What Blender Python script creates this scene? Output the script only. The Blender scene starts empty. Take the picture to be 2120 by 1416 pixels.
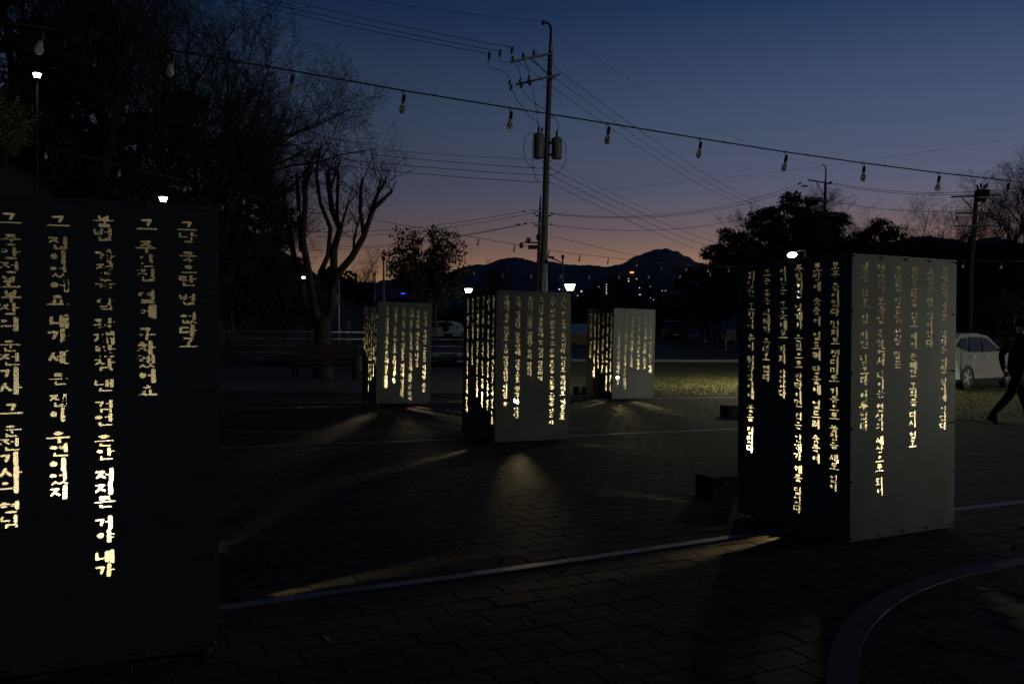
import bpy, bmesh, math, random
import numpy as np
from mathutils import Vector, Matrix
from mathutils.geometry import delaunay_2d_cdt

sc = bpy.context.scene
C = sc.collection
PI = math.pi

# ------------------------------------------------------------------ camera, sky, exposure
FPX, PITCH, ROLL, EYE = 1775.1, -0.0102, 0.0048, 1.5883      # from the lantern corners in the photograph (2120 x 1416)
cp, sp, cr, sr = math.cos(PITCH), math.sin(PITCH), math.cos(ROLL), math.sin(ROLL)
FWD = Vector((0, cp, sp)); R0 = Vector((1, 0, 0)); U0 = Vector((0, -sp, cp))
RGT = cr * R0 + sr * U0; UPV = -sr * R0 + cr * U0
cam = bpy.data.cameras.new('camera'); cam_ob = bpy.data.objects.new('camera', cam); C.objects.link(cam_ob)
cam.sensor_width = 36.0; cam.lens = 36.0 * FPX / 2120.0; cam.clip_end = 20000
Mx = Matrix((RGT, UPV, -FWD)).transposed().to_4x4(); Mx.translation = (0, 0, EYE)
cam_ob.matrix_world = Mx
sc.camera = cam_ob

w = bpy.data.worlds.new('World'); sc.world = w; w.use_nodes = True
nt = w.node_tree; nt.nodes.clear()
def s2l(c): return tuple((v / 255 / 12.92) if v / 255 <= .04045 else ((v / 255 + .055) / 1.055) ** 2.4 for v in c)
tc = nt.nodes.new('ShaderNodeTexCoord'); sep = nt.nodes.new('ShaderNodeSeparateXYZ')
nt.links.new(tc.outputs['Generated'], sep.inputs[0])
def ramp(stops):
    r = nt.nodes.new('ShaderNodeValToRGB'); el = r.color_ramp.elements
    r.color_ramp.interpolation = 'EASE' if False else 'LINEAR'
    while len(el) < len(stops): el.new(.5)
    for e, (p, c) in zip(el, stops): e.position = p; e.color = (*s2l(c), 1)
    nt.links.new(sep.outputs['Z'], r.inputs[0]); return r
west = ramp([(0, (188, 136, 98)), (.062, (184, 140, 106)), (.08, (163, 124, 104)), (.098, (136, 109, 101)), (.122, (112, 99, 106)), (.162, (89, 92, 116)),
             (.238, (70, 85, 113)), (.35, (36, 58, 95)), (.6, (13, 32, 58)), (1, (9, 18, 36))])
east = ramp([(0, (20, 25, 36)), (.1, (24, 29, 46)), (.2, (20, 28, 46)), (.36, (14, 24, 42)), (.6, (10, 20, 38)), (1, (9, 18, 36))])
dotn = nt.nodes.new('ShaderNodeVectorMath'); dotn.operation = 'DOT_PRODUCT'
SUNAZ = math.radians(36)                                     # where the sun went down, right of the picture
dotn.inputs[1].default_value = (math.sin(SUNAZ), math.cos(SUNAZ), 0)
nrm = nt.nodes.new('ShaderNodeVectorMath'); nrm.operation = 'MULTIPLY'; nrm.inputs[1].default_value = (1, 1, 0)
nr2 = nt.nodes.new('ShaderNodeVectorMath'); nr2.operation = 'NORMALIZE'
nt.links.new(tc.outputs['Generated'], nrm.inputs[0]); nt.links.new(nrm.outputs[0], nr2.inputs[0]); nt.links.new(nr2.outputs[0], dotn.inputs[0])
fall = nt.nodes.new('ShaderNodeValToRGB'); el = fall.color_ramp.elements
for _ in range(4): el.new(.5)
for e, (p, v) in zip(el, ((0, .30), (.5, .42), (.72, .54), (.82, .65), (.935, .86), (1, 1))): e.position = p; e.color = (v, v, v, 1)
nt.links.new(dotn.outputs['Value'], fall.inputs[0])
mul = nt.nodes.new('ShaderNodeMix'); mul.data_type = 'RGBA'; mul.blend_type = 'MULTIPLY'; mul.inputs['Factor'].default_value = 1
nt.links.new(west.outputs[0], mul.inputs[6]); nt.links.new(fall.outputs[0], mul.inputs[7])
mr = nt.nodes.new('ShaderNodeMapRange'); mr.interpolation_type = 'SMOOTHSTEP'
mr.inputs['From Min'].default_value = -.45; mr.inputs['From Max'].default_value = .5
nt.links.new(dotn.outputs['Value'], mr.inputs['Value'])
mx = nt.nodes.new('ShaderNodeMix'); mx.data_type = 'RGBA'
nt.links.new(mr.outputs[0], mx.inputs['Factor']); nt.links.new(east.outputs[0], mx.inputs[6]); nt.links.new(mul.outputs[2], mx.inputs[7])
bg = nt.nodes.new('ShaderNodeBackground'); bg.inputs[1].default_value = 1.0
nt.links.new(mx.outputs[2], bg.inputs[0])
wo = nt.nodes.new('ShaderNodeOutputWorld'); nt.links.new(bg.outputs[0], wo.inputs[0])
vs = sc.view_settings
vs.view_transform = 'Standard'; vs.look = 'None'; vs.exposure = 0.0; vs.gamma = 1.0; vs.use_curve_mapping = False
cy = sc.cycles
cy.use_denoising = True; cy.max_bounces = 8; cy.diffuse_bounces = 4; cy.glossy_bounces = 3; cy.transmission_bounces = 6
cy.sample_clamp_indirect = 3.0; cy.sample_clamp_direct = 80.0; cy.caustics_reflective = False; cy.caustics_refractive = False

# strengths of the lamps the place has
BULB_L = 2150.0        # lantern bulbs
PARK_L = 12.0         # post-top park lamps
FLOOD_L = 25.0        # floodlight heads
ROAD_L = 5400.0         # low floodlight past the right edge
LAWN_L = 950.0         # lamp over the lawn

# ------------------------------------------------------------------ helpers
def P(px, py, d):
    """point on the photograph's ray through pixel (px,py), d metres ahead"""
    v = RGT * ((px - 1060) / FPX) + UPV * ((708 - py) / FPX) + FWD
    return Vector((0, 0, EYE)) + v * (d / v.y)
def G(px, py, z=0.0):
    v = RGT * ((px - 1060) / FPX) + UPV * ((708 - py) / FPX) + FWD
    return Vector((0, 0, EYE)) + v * ((z - EYE) / v.z)
def gz(d): return 0.0 if d < 28 else min(0.0175 * (d - 28), 1.3)
def hill(x, y):
    t = -x - (8 + .1 * y)
    if t <= 0: return 0.0
    h = .75 * t
    h = h if h < 20 else 20 + (h - 20) * .3
    k = min(1, max(0, (y - 26) / 12)); k = k * k * (3 - 2 * k)
    return h * k * min(1.0, t / 3 + .2)
def gr(x, y): return gz(y) + hill(x, y)

class MB:
    def __init__(s): s.v = []; s.f = []
    def add(s, vs_, fs):
        o = len(s.v); s.v.extend(tuple(v) for v in vs_); s.f.extend(tuple(i + o for i in f) for f in fs)
    def box(s, c, size, M=None):
        x, y, z = (k / 2 for k in size); c = Vector(c)
        vs_ = [Vector((a * x, b * y, e * z)) for e in (-1, 1) for a, b in ((-1, -1), (1, -1), (1, 1), (-1, 1))]
        if M is not None: vs_ = [M @ v for v in vs_]
        s.add([v + c for v in vs_], [(3, 2, 1, 0), (4, 5, 6, 7), (0, 1, 5, 4), (1, 2, 6, 5), (2, 3, 7, 6), (3, 0, 4, 7)])
    def tube(s, pts, rad, n=6, cap=True):
        pts = [Vector(p) for p in pts]; m = len(pts)
        if not hasattr(rad, '__len__'): rad = [rad] * m
        prev = None; rings = []
        for i, p in enumerate(pts):
            t = (pts[min(i + 1, m - 1)] - pts[max(i - 1, 0)])
            t = t.normalized() if t.length > 1e-9 else Vector((0, 0, 1))
            if prev is None:
                a = Vector((1, 0, 0)) if abs(t.x) < .8 else Vector((0, 1, 0)); u = t.cross(a).normalized()
            else:
                u = prev - t * prev.dot(t); u = u.normalized() if u.length > 1e-6 else t.orthogonal().normalized()
            prev = u; b = t.cross(u)
            rings.append([p + (u * math.cos(2 * PI * k / n) + b * math.sin(2 * PI * k / n)) * rad[i] for k in range(n)])
        vs_ = [v for r in rings for v in r]; fs = []
        for i in range(m - 1):
            for k in range(n):
                fs.append((i * n + k, i * n + (k + 1) % n, (i + 1) * n + (k + 1) % n, (i + 1) * n + k))
        if cap and n > 2: fs.append(tuple(range(n - 1, -1, -1))); fs.append(tuple((m - 1) * n + k for k in range(n)))
        s.add(vs_, fs)
    def lathe(s, prof, n=16, c=(0, 0, 0), M=None):
        c = Vector(c); vs_ = []
        for r, z in prof:
            for k in range(n):
                v = Vector((r * math.cos(2 * PI * k / n), r * math.sin(2 * PI * k / n), z))
                vs_.append(c + (M @ v if M is not None else v))
        fs = []
        for i in range(len(prof) - 1):
            for k in range(n):
                fs.append((i * n + k, i * n + (k + 1) % n, (i + 1) * n + (k + 1) % n, (i + 1) * n + k))
        fs.append(tuple(range(n - 1, -1, -1))); fs.append(tuple((len(prof) - 1) * n + k for k in range(n)))
        s.add(vs_, fs)
    def mesh(s, name, smooth=False, off=(0, 0, 0)):
        me = bpy.data.meshes.new(name)
        ox, oy, oz = off
        me.from_pydata([(x - ox, y - oy, z - oz) for x, y, z in s.v], [], s.f); me.update()
        if smooth: me.polygons.foreach_set('use_smooth', [True] * len(me.polygons))
        return me
    def build(s, name, mat, parent=None, smooth=False, local=False):
        """vertices in world axes; relative to the parent's base unless local"""
        off = (0, 0, 0)
        if parent is not None and not local:
            off = tuple(base_of(parent))
        me = s.mesh(name, smooth, off); me.materials.append(mat)
        return link(name, me, parent)
def base_of(o):
    v = Vector(o.location); p = o.parent
    while p is not None: v = v + p.location; p = p.parent
    return v
def link(name, me, parent=None):
    o = bpy.data.objects.new(name, me); C.objects.link(o); o.parent = parent; return o
def thing(name, label, cat, loc=(0, 0, 0), rz=0, group=None):
    o = bpy.data.objects.new(name, None); C.objects.link(o); o.location = loc; o.rotation_euler = (0, 0, rz); o.empty_display_size = .2
    return tag(o, label, cat, group)
def tag(o, label=None, cat=None, group=None, kind=None):
    if label: o['label'] = label
    if cat: o['category'] = cat
    if group: o['group'] = group
    if kind: o['kind'] = kind
    return o
def copy_tree(o, parent=None):
    c = o.copy(); C.objects.link(c); c.parent = parent
    for ch in list(o.children): copy_tree(ch, c)
    return c

_m = {}
def mat(name, col, rough=.7, metal=0.0, var=.0, scale=8.0, emit=None, es=0.0, bump=0.0, spec=.5, col2=None, trans=0.0, alpha_sss=0):
    if name in _m: return _m[name]
    m = bpy.data.materials.new(name); m.use_nodes = True; _m[name] = m
    n = m.node_tree; b = n.nodes['Principled BSDF']
    b.inputs['Base Color'].default_value = (*col, 1); b.inputs['Roughness'].default_value = rough; b.inputs['Metallic'].default_value = metal
    b.inputs['Specular IOR Level'].default_value = spec
    if trans: b.inputs['Transmission Weight'].default_value = trans
    if emit: b.inputs['Emission Color'].default_value = (*emit, 1); b.inputs['Emission Strength'].default_value = es
    if var or bump:
        t = n.nodes.new('ShaderNodeTexCoord'); nz = n.nodes.new('ShaderNodeTexNoise'); nz.inputs['Scale'].default_value = scale; nz.inputs['Detail'].default_value = 6
        n.links.new(t.outputs['Object'], nz.inputs['Vector'])
        if var:
            r = n.nodes.new('ShaderNodeValToRGB')
            c2 = col2 or tuple(min(1, c * (1 + var)) for c in col)
            r.color_ramp.elements[0].position = .32; r.color_ramp.elements[1].position = .68
            r.color_ramp.elements[0].color = (*[c * (1 - var) for c in col], 1); r.color_ramp.elements[1].color = (*c2, 1)
            n.links.new(nz.outputs[0], r.inputs[0]); n.links.new(r.outputs[0], b.inputs['Base Color'])
        if bump:
            bp = n.nodes.new('ShaderNodeBump'); bp.inputs['Strength'].default_value = bump; bp.inputs['Distance'].default_value = .02
            n.links.new(nz.outputs[0], bp.inputs['Height']); n.links.new(bp.outputs[0], b.inputs['Normal'])
    return m

STEEL = mat('lantern steel', (.128, .132, .121), .45, .2, .16, 2.2)
_n = STEEL.node_tree; _p = _n.nodes['Principled BSDF']; _c = _n.nodes.new('ShaderNodeTexCoord')          # wiped streaks, dull patches and rain dirt creeping up from the ground
_z = _n.nodes.new('ShaderNodeTexNoise'); _z.inputs['Scale'].default_value = 5; _z.inputs['Detail'].default_value = 8; _mp = _n.nodes.new('ShaderNodeMapping'); _mp.inputs['Scale'].default_value = (1, 1, .18)
_n.links.new(_c.outputs['Object'], _mp.inputs[0]); _n.links.new(_mp.outputs[0], _z.inputs['Vector'])
_r = _n.nodes.new('ShaderNodeMapRange'); _r.inputs['From Min'].default_value = .3; _r.inputs['From Max'].default_value = .7; _r.inputs['To Min'].default_value = .34; _r.inputs['To Max'].default_value = .58
_n.links.new(_z.outputs[0], _r.inputs['Value']); _n.links.new(_r.outputs[0], _p.inputs['Roughness'])
BASEM = mat('lantern base', (.05, .05, .05), .6, .3)
BOLT = mat('bolt steel', (.06, .06, .06), .4, .6)
BULB = mat('bulb glow', (1, 1, 1), .5, emit=(1.0, .77, .41), es=BULB_L)
DARKPL = mat('black plastic', (.010, .010, .011), .85, spec=.15)
BARK = mat('bark', (.028, .022, .018), .9, 0, .35, 6, bump=.5)
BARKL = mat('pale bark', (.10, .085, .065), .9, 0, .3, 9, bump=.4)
TWIG = mat('twig', (.035, .028, .022), .9)
LEAFD = mat('dark evergreen leaf', (.022, .032, .016), .7, 0, .3, 3)
LEAFR = mat('withered red brown leaf', (.055, .032, .02), .7, 0, .35, 5)
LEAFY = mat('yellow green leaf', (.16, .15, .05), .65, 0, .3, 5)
CONC = mat('pole concrete', (.11, .107, .10), .85, 0, .2, 3, bump=.2)
GALV = mat('galvanised steel', (.42, .43, .44), .35, .8, .08, 5)
STAIN = mat('stainless rail', (.78, .78, .82), .3, .2)
TANK = mat('transformer grey', (.12, .125, .125), .5, .1, .1, 2)
PORC = mat('brown porcelain', (.05, .03, .022), .3)
WIRE = mat('wire', (.012, .012, .013), .6)
CABLE = mat('black cable', (.01, .01, .01), .6)
GLASSB = mat('white bulb glass', (.62, .63, .64), .5)
_b = GLASSB.node_tree; _t = _b.nodes.new('ShaderNodeBsdfTranslucent'); _t.inputs[0].default_value = (.55, .57, .60, 1); _x = _b.nodes.new('ShaderNodeMixShader'); _x.inputs[0].default_value = .65
_b.links.new(_b.nodes['Principled BSDF'].outputs[0], _x.inputs[1]); _b.links.new(_t.outputs[0], _x.inputs[2]); _b.links.new(_x.outputs[0], _b.nodes['Material Output'].inputs[0])
LAMPG = mat('lit lamp diffuser', (1, 1, 1), .5, emit=(.93, 1.0, .90), es=PARK_L)
FLOODG = mat('lit floodlight lens', (1, 1, 1), .5, emit=(1.0, .97, .68), es=FLOOD_L)
ROADG = mat('lit street lamp lens', (1, 1, 1), .5, emit=(.93, 1.0, .80), es=ROAD_L)
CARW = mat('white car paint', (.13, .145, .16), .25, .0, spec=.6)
CARD = mat('dark van paint', (.03, .035, .05), .25)
CGLASS = mat('car glass', (.008, .009, .012), .05, 0, spec=.8)
TYRE = mat('tyre rubber', (.012, .012, .012), .8)
RIM = mat('alloy rim', (.5, .5, .5), .3, .9)
CLOTH = mat('black winter clothes', (.006, .006, .007), .95, spec=.1)
SKIN = mat('skin', (.35, .2, .15), .6)
HAIR = mat('black hair', (.008, .007, .007), .6)
WOOD = mat('dark bench wood', (.05, .028, .018), .7, 0, .3, 12)
BOARD = mat('white board', (.6, .6, .6), .5)

# ------------------------------------------------------------------ the setting: ground
PAVEC = [mat('paver grey', (.048, .045, .042), .9, 0, .2, 14, bump=.25, spec=.2), mat('paver brown', (.052, .040, .031), .9, 0, .2, 14, bump=.25, spec=.2), mat('paver charcoal', (.042, .041, .041), .9, 0, .2, 14, bump=.25, spec=.2)]
def ground_sheet():
    xs = [-900, -300, -120, -60, -30, -12, 0, 12, 30, 60, 120, 300, 900]
    ys = [-900, -200, -40, 0, 28, 40, 60, 80, 102.3, 160, 400, 1200, 6000]
    m = MB(); m.v = [(x, y, gz(y) - .03) for y in ys for x in xs]; n = len(xs)
    m.f = [(j * n + i, j * n + i + 1, (j + 1) * n + i + 1, (j + 1) * n + i) for j in range(len(ys) - 1) for i in range(n - 1)]
    o = m.build('ground', mat('dry earth', (.035, .028, .02), .95, 0, .35, .6, bump=.3)); tag(o, kind='structure'); return o
ground_sheet()
def strip_sheet(name, x0, x1, y0, y1, dz, m_, n=12):
    m = MB(); ys = sorted(set([y0, y1] + [y for y in (28.0,) if y0 < y < y1]))
    for y in ys: m.v += [(x0, y, gz(y) + dz), (x1, y, gz(y) + dz)]
    m.f = [(2 * j, 2 * j + 1, 2 * j + 3, 2 * j + 2) for j in range(len(ys) - 1)]
    return tag(m.build(name, m_), kind='structure')
strip_sheet('lawn', 1.2, 60, 22.6, 42, -.012, mat('winter lawn', (.10, .095, .035), .95, 0, .35, 1.2, bump=.6))
lm = MB(); lm.v = [(5.9, 22.7, .010), (9.0, 15.1, .010), (40, 15.1, .010), (40, 22.7, .010)]; lm.f = [(0, 1, 2, 3)]
tag(lm.build('lawn_edge', mat('winter lawn', (.10, .095, .035))), kind='structure')
strip_sheet('road', -60, 120, 42, 66, -.006, mat('asphalt', (.06, .06, .065), .85, 0, .15, 2))
strip_sheet('parking_lot', -80, 140, 66.05, 102, -.006, mat('parking gravel', (.055, .05, .048), .9, 0, .2, 1.5))
strip_sheet('footpath', -40, 1.1, 22.6, 36.5, -.008, mat('footpath concrete', (.085, .085, .09), .85, 0, .15, 1.0))
strip_sheet('planting_bed', -11, 1.1, 36.6, 41.5, .25, mat('bed soil', (.03, .018, .014), .95, 0, .3, 3, bump=.5))
k = MB(); k.box((20, 41.9, gz(42) + .03), (37, .18, .14)); tag(k.build('road_kerb', mat('kerb stone', (.3, .3, .3), .8, 0, .1, 3)), kind='structure')
# grass blades of the lawn near its lit edge
rnd = random.Random(4)
gm = MB()
for i in range(14000):
    x = rnd.uniform(2.5, 17); y = 22.7 + rnd.random() ** 1.6 * 13
    if i > 8500: y = rnd.uniform(15.2, 22.6); x = 9.0 - (y - 15.1) * .408 + rnd.random() * 7
    h = rnd.uniform(.03, .09); a = rnd.uniform(0, PI); s_ = .012
    dx, dy = math.cos(a) * s_, math.sin(a) * s_; lx, ly = rnd.uniform(-.04, .04), rnd.uniform(-.04, .04); z = gz(y) - .014
    gm.add([(x - dx, y - dy, z), (x + dx, y + dy, z), (x + lx, y + ly, z + h)], [(0, 1, 2)])
tag(gm.build('lawn_grass', mat('grass blade', (.10, .09, .035), .9, 0, .3, .7)), 'short dry winter grass on the lamp-lit lawn', 'grass', kind='stuff')

# hillside on the left
hm = MB(); nx, ny = 40, 40
for j in range(ny):
    for i in range(nx):
        y = 24 + (j / (ny - 1)) ** 1.5 * 200; x = -(9 + .1 * y) - (i / (nx - 1)) ** 1.4 * 110 + 2.0
        z = gr(x, y) + (.35 * math.sin(x * 1.3 + y * .7) * math.cos(y * .9 - x * .4) * min(1, hill(x, y) / 2)) - .05
        hm.v.append((x, y, z))
hm.f = [(j * nx + i + 1, j * nx + i, (j + 1) * nx + i, (j + 1) * nx + i + 1) for j in range(ny - 1) for i in range(nx - 1)]
tag(hm.build('hillside', mat('hillside soil', (.055, .042, .022), .95, 0, .45, .5, bump=.6), smooth=True), kind='structure')

# plaza: pavers in a running bond turned with the lanterns
YAW = .45; PW, PL, JT = .40, .20, .007
cy_, sy_ = math.cos(YAW), math.sin(YAW)
plaza = MB(); plaza.v = [(-30, -6, -.016), (30, -6, -.016), (30, 22.5, -.016), (-30, 22.5, -.016)]; plaza.f = [(0, 1, 2, 3)]
plaza = tag(plaza.build('plaza_paving', mat('joint sand', (.016, .015, .014), .95, spec=.1)), kind='structure')
RC = Vector((4.765, 2.770)); RO, RI = 3.51, 3.37
def paver_mesh(l, wd, name):
    m = MB(); a, b, t, e = l / 2, wd / 2, .016, .004
    m.v = [(-a, -b, -t), (a, -b, -t), (a, b, -t), (-a, b, -t), (-a, -b, -e), (a, -b, -e), (a, b, -e), (-a, b, -e), (-a + e, -b + e, 0), (a - e, -b + e, 0), (a - e, b - e, 0), (-a + e, b - e, 0)]
    m.f = [(0, 1, 5, 4), (1, 2, 6, 5), (2, 3, 7, 6), (3, 0, 4, 7), (4, 5, 9, 8), (5, 6, 10, 9), (6, 7, 11, 10), (7, 4, 8, 11), (8, 9, 10, 11)]
    return m
rnd = random.Random(11)
cells = []
for i in range(-60, 110):
    for j in range(-40, 150):
        u = (i + (.5 if j % 2 else 0)) * PW * .75; v = j * PL * 1.0
        x = u * cy_ - v * sy_; y = u * sy_ + v * cy_
        if not (3.0 < y < 22.3): continue
        if abs(x) > y * .62 + 1.2: continue
        cells.append((x, y))
PM = paver_mesh(PW * .75 - JT, PL - JT, 'paver')
pmeshes = []
for k_ in range(3):
    me = PM.mesh('paver'); me.materials.append(PAVEC[k_]); pmeshes.append(me)
cells.sort(key=lambda c: c[1])
vis = [c for c in cells if c[1] > 3.75 and abs(c[0]) < c[1] * .60 + .1 and not (c[0] < -1.55 and c[1] < 5.6)]
near = set(vis[:300])
field = MB(); fmat = []
for c in cells:
    k_ = rnd.choices((0, 1, 2), (5, 3, 3))[0]; dz = rnd.uniform(-.0022, .0018); tx, ty = rnd.uniform(-.006, .006), rnd.uniform(-.006, .006)
    if c in near:
        o = link('paver', pmeshes[k_], plaza); o.location = (c[0], c[1], dz); o.rotation_euler = (tx, ty, YAW)
    else:
        Mr = Matrix.Rotation(YAW, 3, 'Z') @ Matrix.Rotation(tx * .6, 3, 'X')
        field.add([Mr @ Vector(v) + Vector((c[0], c[1], dz)) for v in PM.v], PM.f); fmat += [k_] * len(PM.f)
fo_ = tag(field.build('paver_field', PAVEC[0], plaza, local=True), kind='stuff')
fo_.data.materials.append(PAVEC[1]); fo_.data.materials.append(PAVEC[2]); fo_.data.polygons.foreach_set('material_index', fmat)
# fallen leaves blown over the paving
fl = MB()
for _ in range(420):
    y = 4 + rnd.random() ** 1.3 * 17; x = rnd.uniform(-.6, .6) * y; a = rnd.uniform(0, 6.28); l = rnd.uniform(.02, .045); b = Vector((math.cos(a), math.sin(a), rnd.uniform(-.2, .5))) * l; e = Vector((-math.sin(a), math.cos(a), rnd.uniform(-.2, .4))) * l * .5; p = Vector((x, y, .014))
    fl.add([p - b, p + e, p + b, p - e], [(0, 1, 2, 3)])
tag(fl.build('fallen_leaves', mat('fallen leaf', (.09, .055, .025), .9)), 'dry leaves scattered over the dark paving', 'leaves', kind='stuff')
# pale stone lines laid in the paving
STONE = mat('pale stone strip', (.24, .24, .27), .55, 0, .12, 6)
def stone_line(pts, wd, name='stone_line'):
    """a bed of mortar with single stones on it, each a child of the line"""
    rg = random.Random(int(wd * 1000) + len(pts)); L, Rr = [], []
    for i, p in enumerate(pts):
        p = Vector(p); t = (Vector(pts[min(i + 1, len(pts) - 1)]) - Vector(pts[max(i - 1, 0)])).normalized(); nrm = Vector((-t.y, t.x))
        L.append(p + nrm * wd / 2); Rr.append(p - nrm * wd / 2)
    m = MB()
    for a, b in zip(L, Rr): m.v += [(a.x, a.y, .003), (b.x, b.y, .003)]
    m.f = [(2 * i, 2 * i + 1, 2 * i + 3, 2 * i + 2) for i in range(len(pts) - 1)]
    o = tag(m.build(name, mat('joint mortar', (.05, .05, .05), .95)), kind='structure')
    for i in range(len(pts) - 1):
        d = (L[i + 1] - L[i]); e = .004 / max(d.length, .01); z = .008 + rg.uniform(-.002, .002)
        q = [L[i].lerp(L[i + 1], e), L[i].lerp(L[i + 1], 1 - e), Rr[i].lerp(Rr[i + 1], 1 - e), Rr[i].lerp(Rr[i + 1], e)]
        m = MB(); m.v = [(v.x, v.y, -.012) for v in q] + [(v.x, v.y, z) for v in q]; m.f = [(7, 6, 5, 4), (0, 1, 5, 4), (1, 2, 6, 5), (2, 3, 7, 6), (3, 0, 4, 7)]
        m.build('kerb_stone', STONE, o, local=True)
    return o
def dens(pts, n):
    out = []
    for a, b in zip(pts, pts[1:]):
        a, b = Vector(a), Vector(b)
        out += [a.lerp(b, i / n) for i in range(n)]
    return out + [Vector(pts[-1])]
stone_line(dens([(-3.6, 4.0), (-1.68, 4.92), (-.25, 5.62), (2.22, 6.95), (4.04, 7.80), (5.6, 8.5), (9, 9.9)], 2), .085)
stone_line(dens([(-9, 9.7), (-3.99, 11.68), (-.79, 12.75), (.9, 13.25), (3.74, 14.35), (8, 15.9)], 2), .09)
stone_line(dens([(-12, 17.8), (-6.51, 19.03), (-3.45, 19.55), (-1.91, 19.95), (3, 21.0), (9, 22.3)], 2), .09)
RINGM = mat('ring stone', (.075, .08, .095), .7, 0, .2, 10)
N = 192; ring = MB()
for i in range(N):
    a = 2 * PI * i / N; ring.v += [(RC.x + RO * math.cos(a), RC.y + RO * math.sin(a), .002), (RC.x + RI * math.cos(a), RC.y + RI * math.sin(a), .002)]
ring.f = [(2 * i, 2 * ((i + 1) % N), 2 * ((i + 1) % N) + 1, 2 * i + 1) for i in range(N)]
ring = tag(ring.build('stone_ring', mat('joint mortar', (.05, .05, .05), .95)), kind='structure')
for k_ in range(32):
    m = MB(); z = .006 + rnd.uniform(-.0015, .0015)
    for i in range(7):
        a = 2 * PI * (k_ + .006 + .988 * i / 6) / 32; c_, s_ = math.cos(a), math.sin(a)
        m.v += [(RC.x + RO * c_, RC.y + RO * s_, -.012), (RC.x + RO * c_, RC.y + RO * s_, z), (RC.x + RI * c_, RC.y + RI * s_, z), (RC.x + RI * c_, RC.y + RI * s_, -.012)]
    for i in range(6):
        o = 4 * i; m.f += [(o, o + 4, o + 5, o + 1), (o + 1, o + 5, o + 6, o + 2), (o + 2, o + 6, o + 7, o + 3)]
    m.f += [(0, 1, 2, 3), (27, 26, 25, 24)]
    m.build('ring_stone', RINGM, ring, local=True)

# ------------------------------------------------------------------ brush-written Hangul for the cut-out panels
JM = {
 'ㄱ': [[(.1, .18), (.82, .15), (.6, .92)]], 'ㄴ': [[(.15, .08), (.15, .82), (.95, .78)]], 'ㄷ': [[(.9, .12), (.15, .16), (.12, .86), (.95, .84)]],
 'ㄹ': [[(.1, .1), (.85, .1), (.82, .45), (.15, .52), (.13, .9), (.95, .88)]], 'ㅁ': [[(.15, .92), (.15, .12), (.85, .12), (.85, .92)]],
 'ㅂ': [[(.12, .08), (.18, .9), (.85, .9), (.88, .05)], [(.55, .45), (.86, .42)]], 'ㅅ': [[(.5, .06), (.08, .92)], [(.46, .42), (.94, .9)]], 'ㅇ': ['E'],
 'ㅈ': [[(.1, .12), (.85, .1), (.1, .92)], [(.45, .5), (.95, .88)]], 'ㅊ': [[(.38, .0), (.62, .03)], [(.1, .26), (.88, .25), (.1, .94)], [(.45, .58), (.95, .92)]],
 'ㅋ': [[(.1, .14), (.82, .12), (.62, .92)], [(.12, .5), (.7, .46)]], 'ㅌ': [[(.9, .1), (.15, .12), (.13, .9), (.95, .88)], [(.2, .5), (.85, .47)]],
 'ㅍ': [[(.05, .12), (.95, .1)], [(.32, .2), (.36, .72)], [(.7, .2), (.64, .72)], [(.05, .9), (.95, .86)]], 'ㅎ': [[(.35, .04), (.65, .04)], [(.08, .3), (.92, .28)], 'e'],
}
CHO = 'ㄱㄲㄴㄷㄸㄹㅁㅂㅃㅅㅆㅇㅈㅉㅊㅋㅌㅍㅎ'; JUNG = 'ㅏㅐㅑㅒㅓㅔㅕㅖㅗㅘㅙㅚㅛㅜㅝㅞㅟㅠㅡㅢㅣ'
JONG = ['', 'ㄱ', 'ㄲ', 'ㄱㅅ', 'ㄴ', 'ㄴㅈ', 'ㄴㅎ', 'ㄷ', 'ㄹ', 'ㄹㄱ', 'ㄹㅁ', 'ㄹㅂ', 'ㄹㅅ', 'ㄹㅌ', 'ㄹㅍ', 'ㄹㅎ', 'ㅁ', 'ㅂ', 'ㅂㅅ', 'ㅅ', 'ㅆ', 'ㅇ', 'ㅈ', 'ㅊ', 'ㅋ', 'ㅌ', 'ㅍ', 'ㅎ']
DBL = {'ㄲ': 'ㄱㄱ', 'ㄸ': 'ㄷㄷ', 'ㅃ': 'ㅂㅂ', 'ㅆ': 'ㅅㅅ', 'ㅉ': 'ㅈㅈ'}
VV = {'ㅏ': [('v', .38, 0, 1), ('h', .4, 1.0, .5)], 'ㅑ': [('v', .38, 0, 1), ('h', .4, 1, .38), ('h', .4, 1, .64)], 'ㅓ': [('v', .62, 0, 1), ('h', 0, .6, .45)], 'ㅕ': [('v', .62, 0, 1), ('h', 0, .6, .34), ('h', 0, .6, .6)],
      'ㅣ': [('v', .5, 0, 1)], 'ㅐ': [('v', .18, .1, .9), ('v', .8, 0, 1), ('h', .2, .8, .5)], 'ㅒ': [('v', .18, .1, .9), ('v', .8, 0, 1), ('h', .2, .8, .38), ('h', .2, .8, .62)],
      'ㅔ': [('v', .3, .08, .9), ('v', .85, 0, 1), ('h', -.2, .3, .45)], 'ㅖ': [('v', .3, .08, .9), ('v', .85, 0, 1), ('h', -.2, .3, .35), ('h', -.2, .3, .6)]}
HV = {'ㅗ': [('b', 0, 1, .84), ('s', .5, .05, .8)], 'ㅛ': [('b', 0, 1, .84), ('s', .33, .1, .8), ('s', .67, .1, .8)], 'ㅜ': [('b', 0, 1, .22), ('s', .56, .25, 1)], 'ㅠ': [('b', 0, 1, .22), ('s', .36, .25, .95), ('s', .66, .25, 1)], 'ㅡ': [('b', 0, 1, .5)]}
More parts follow.
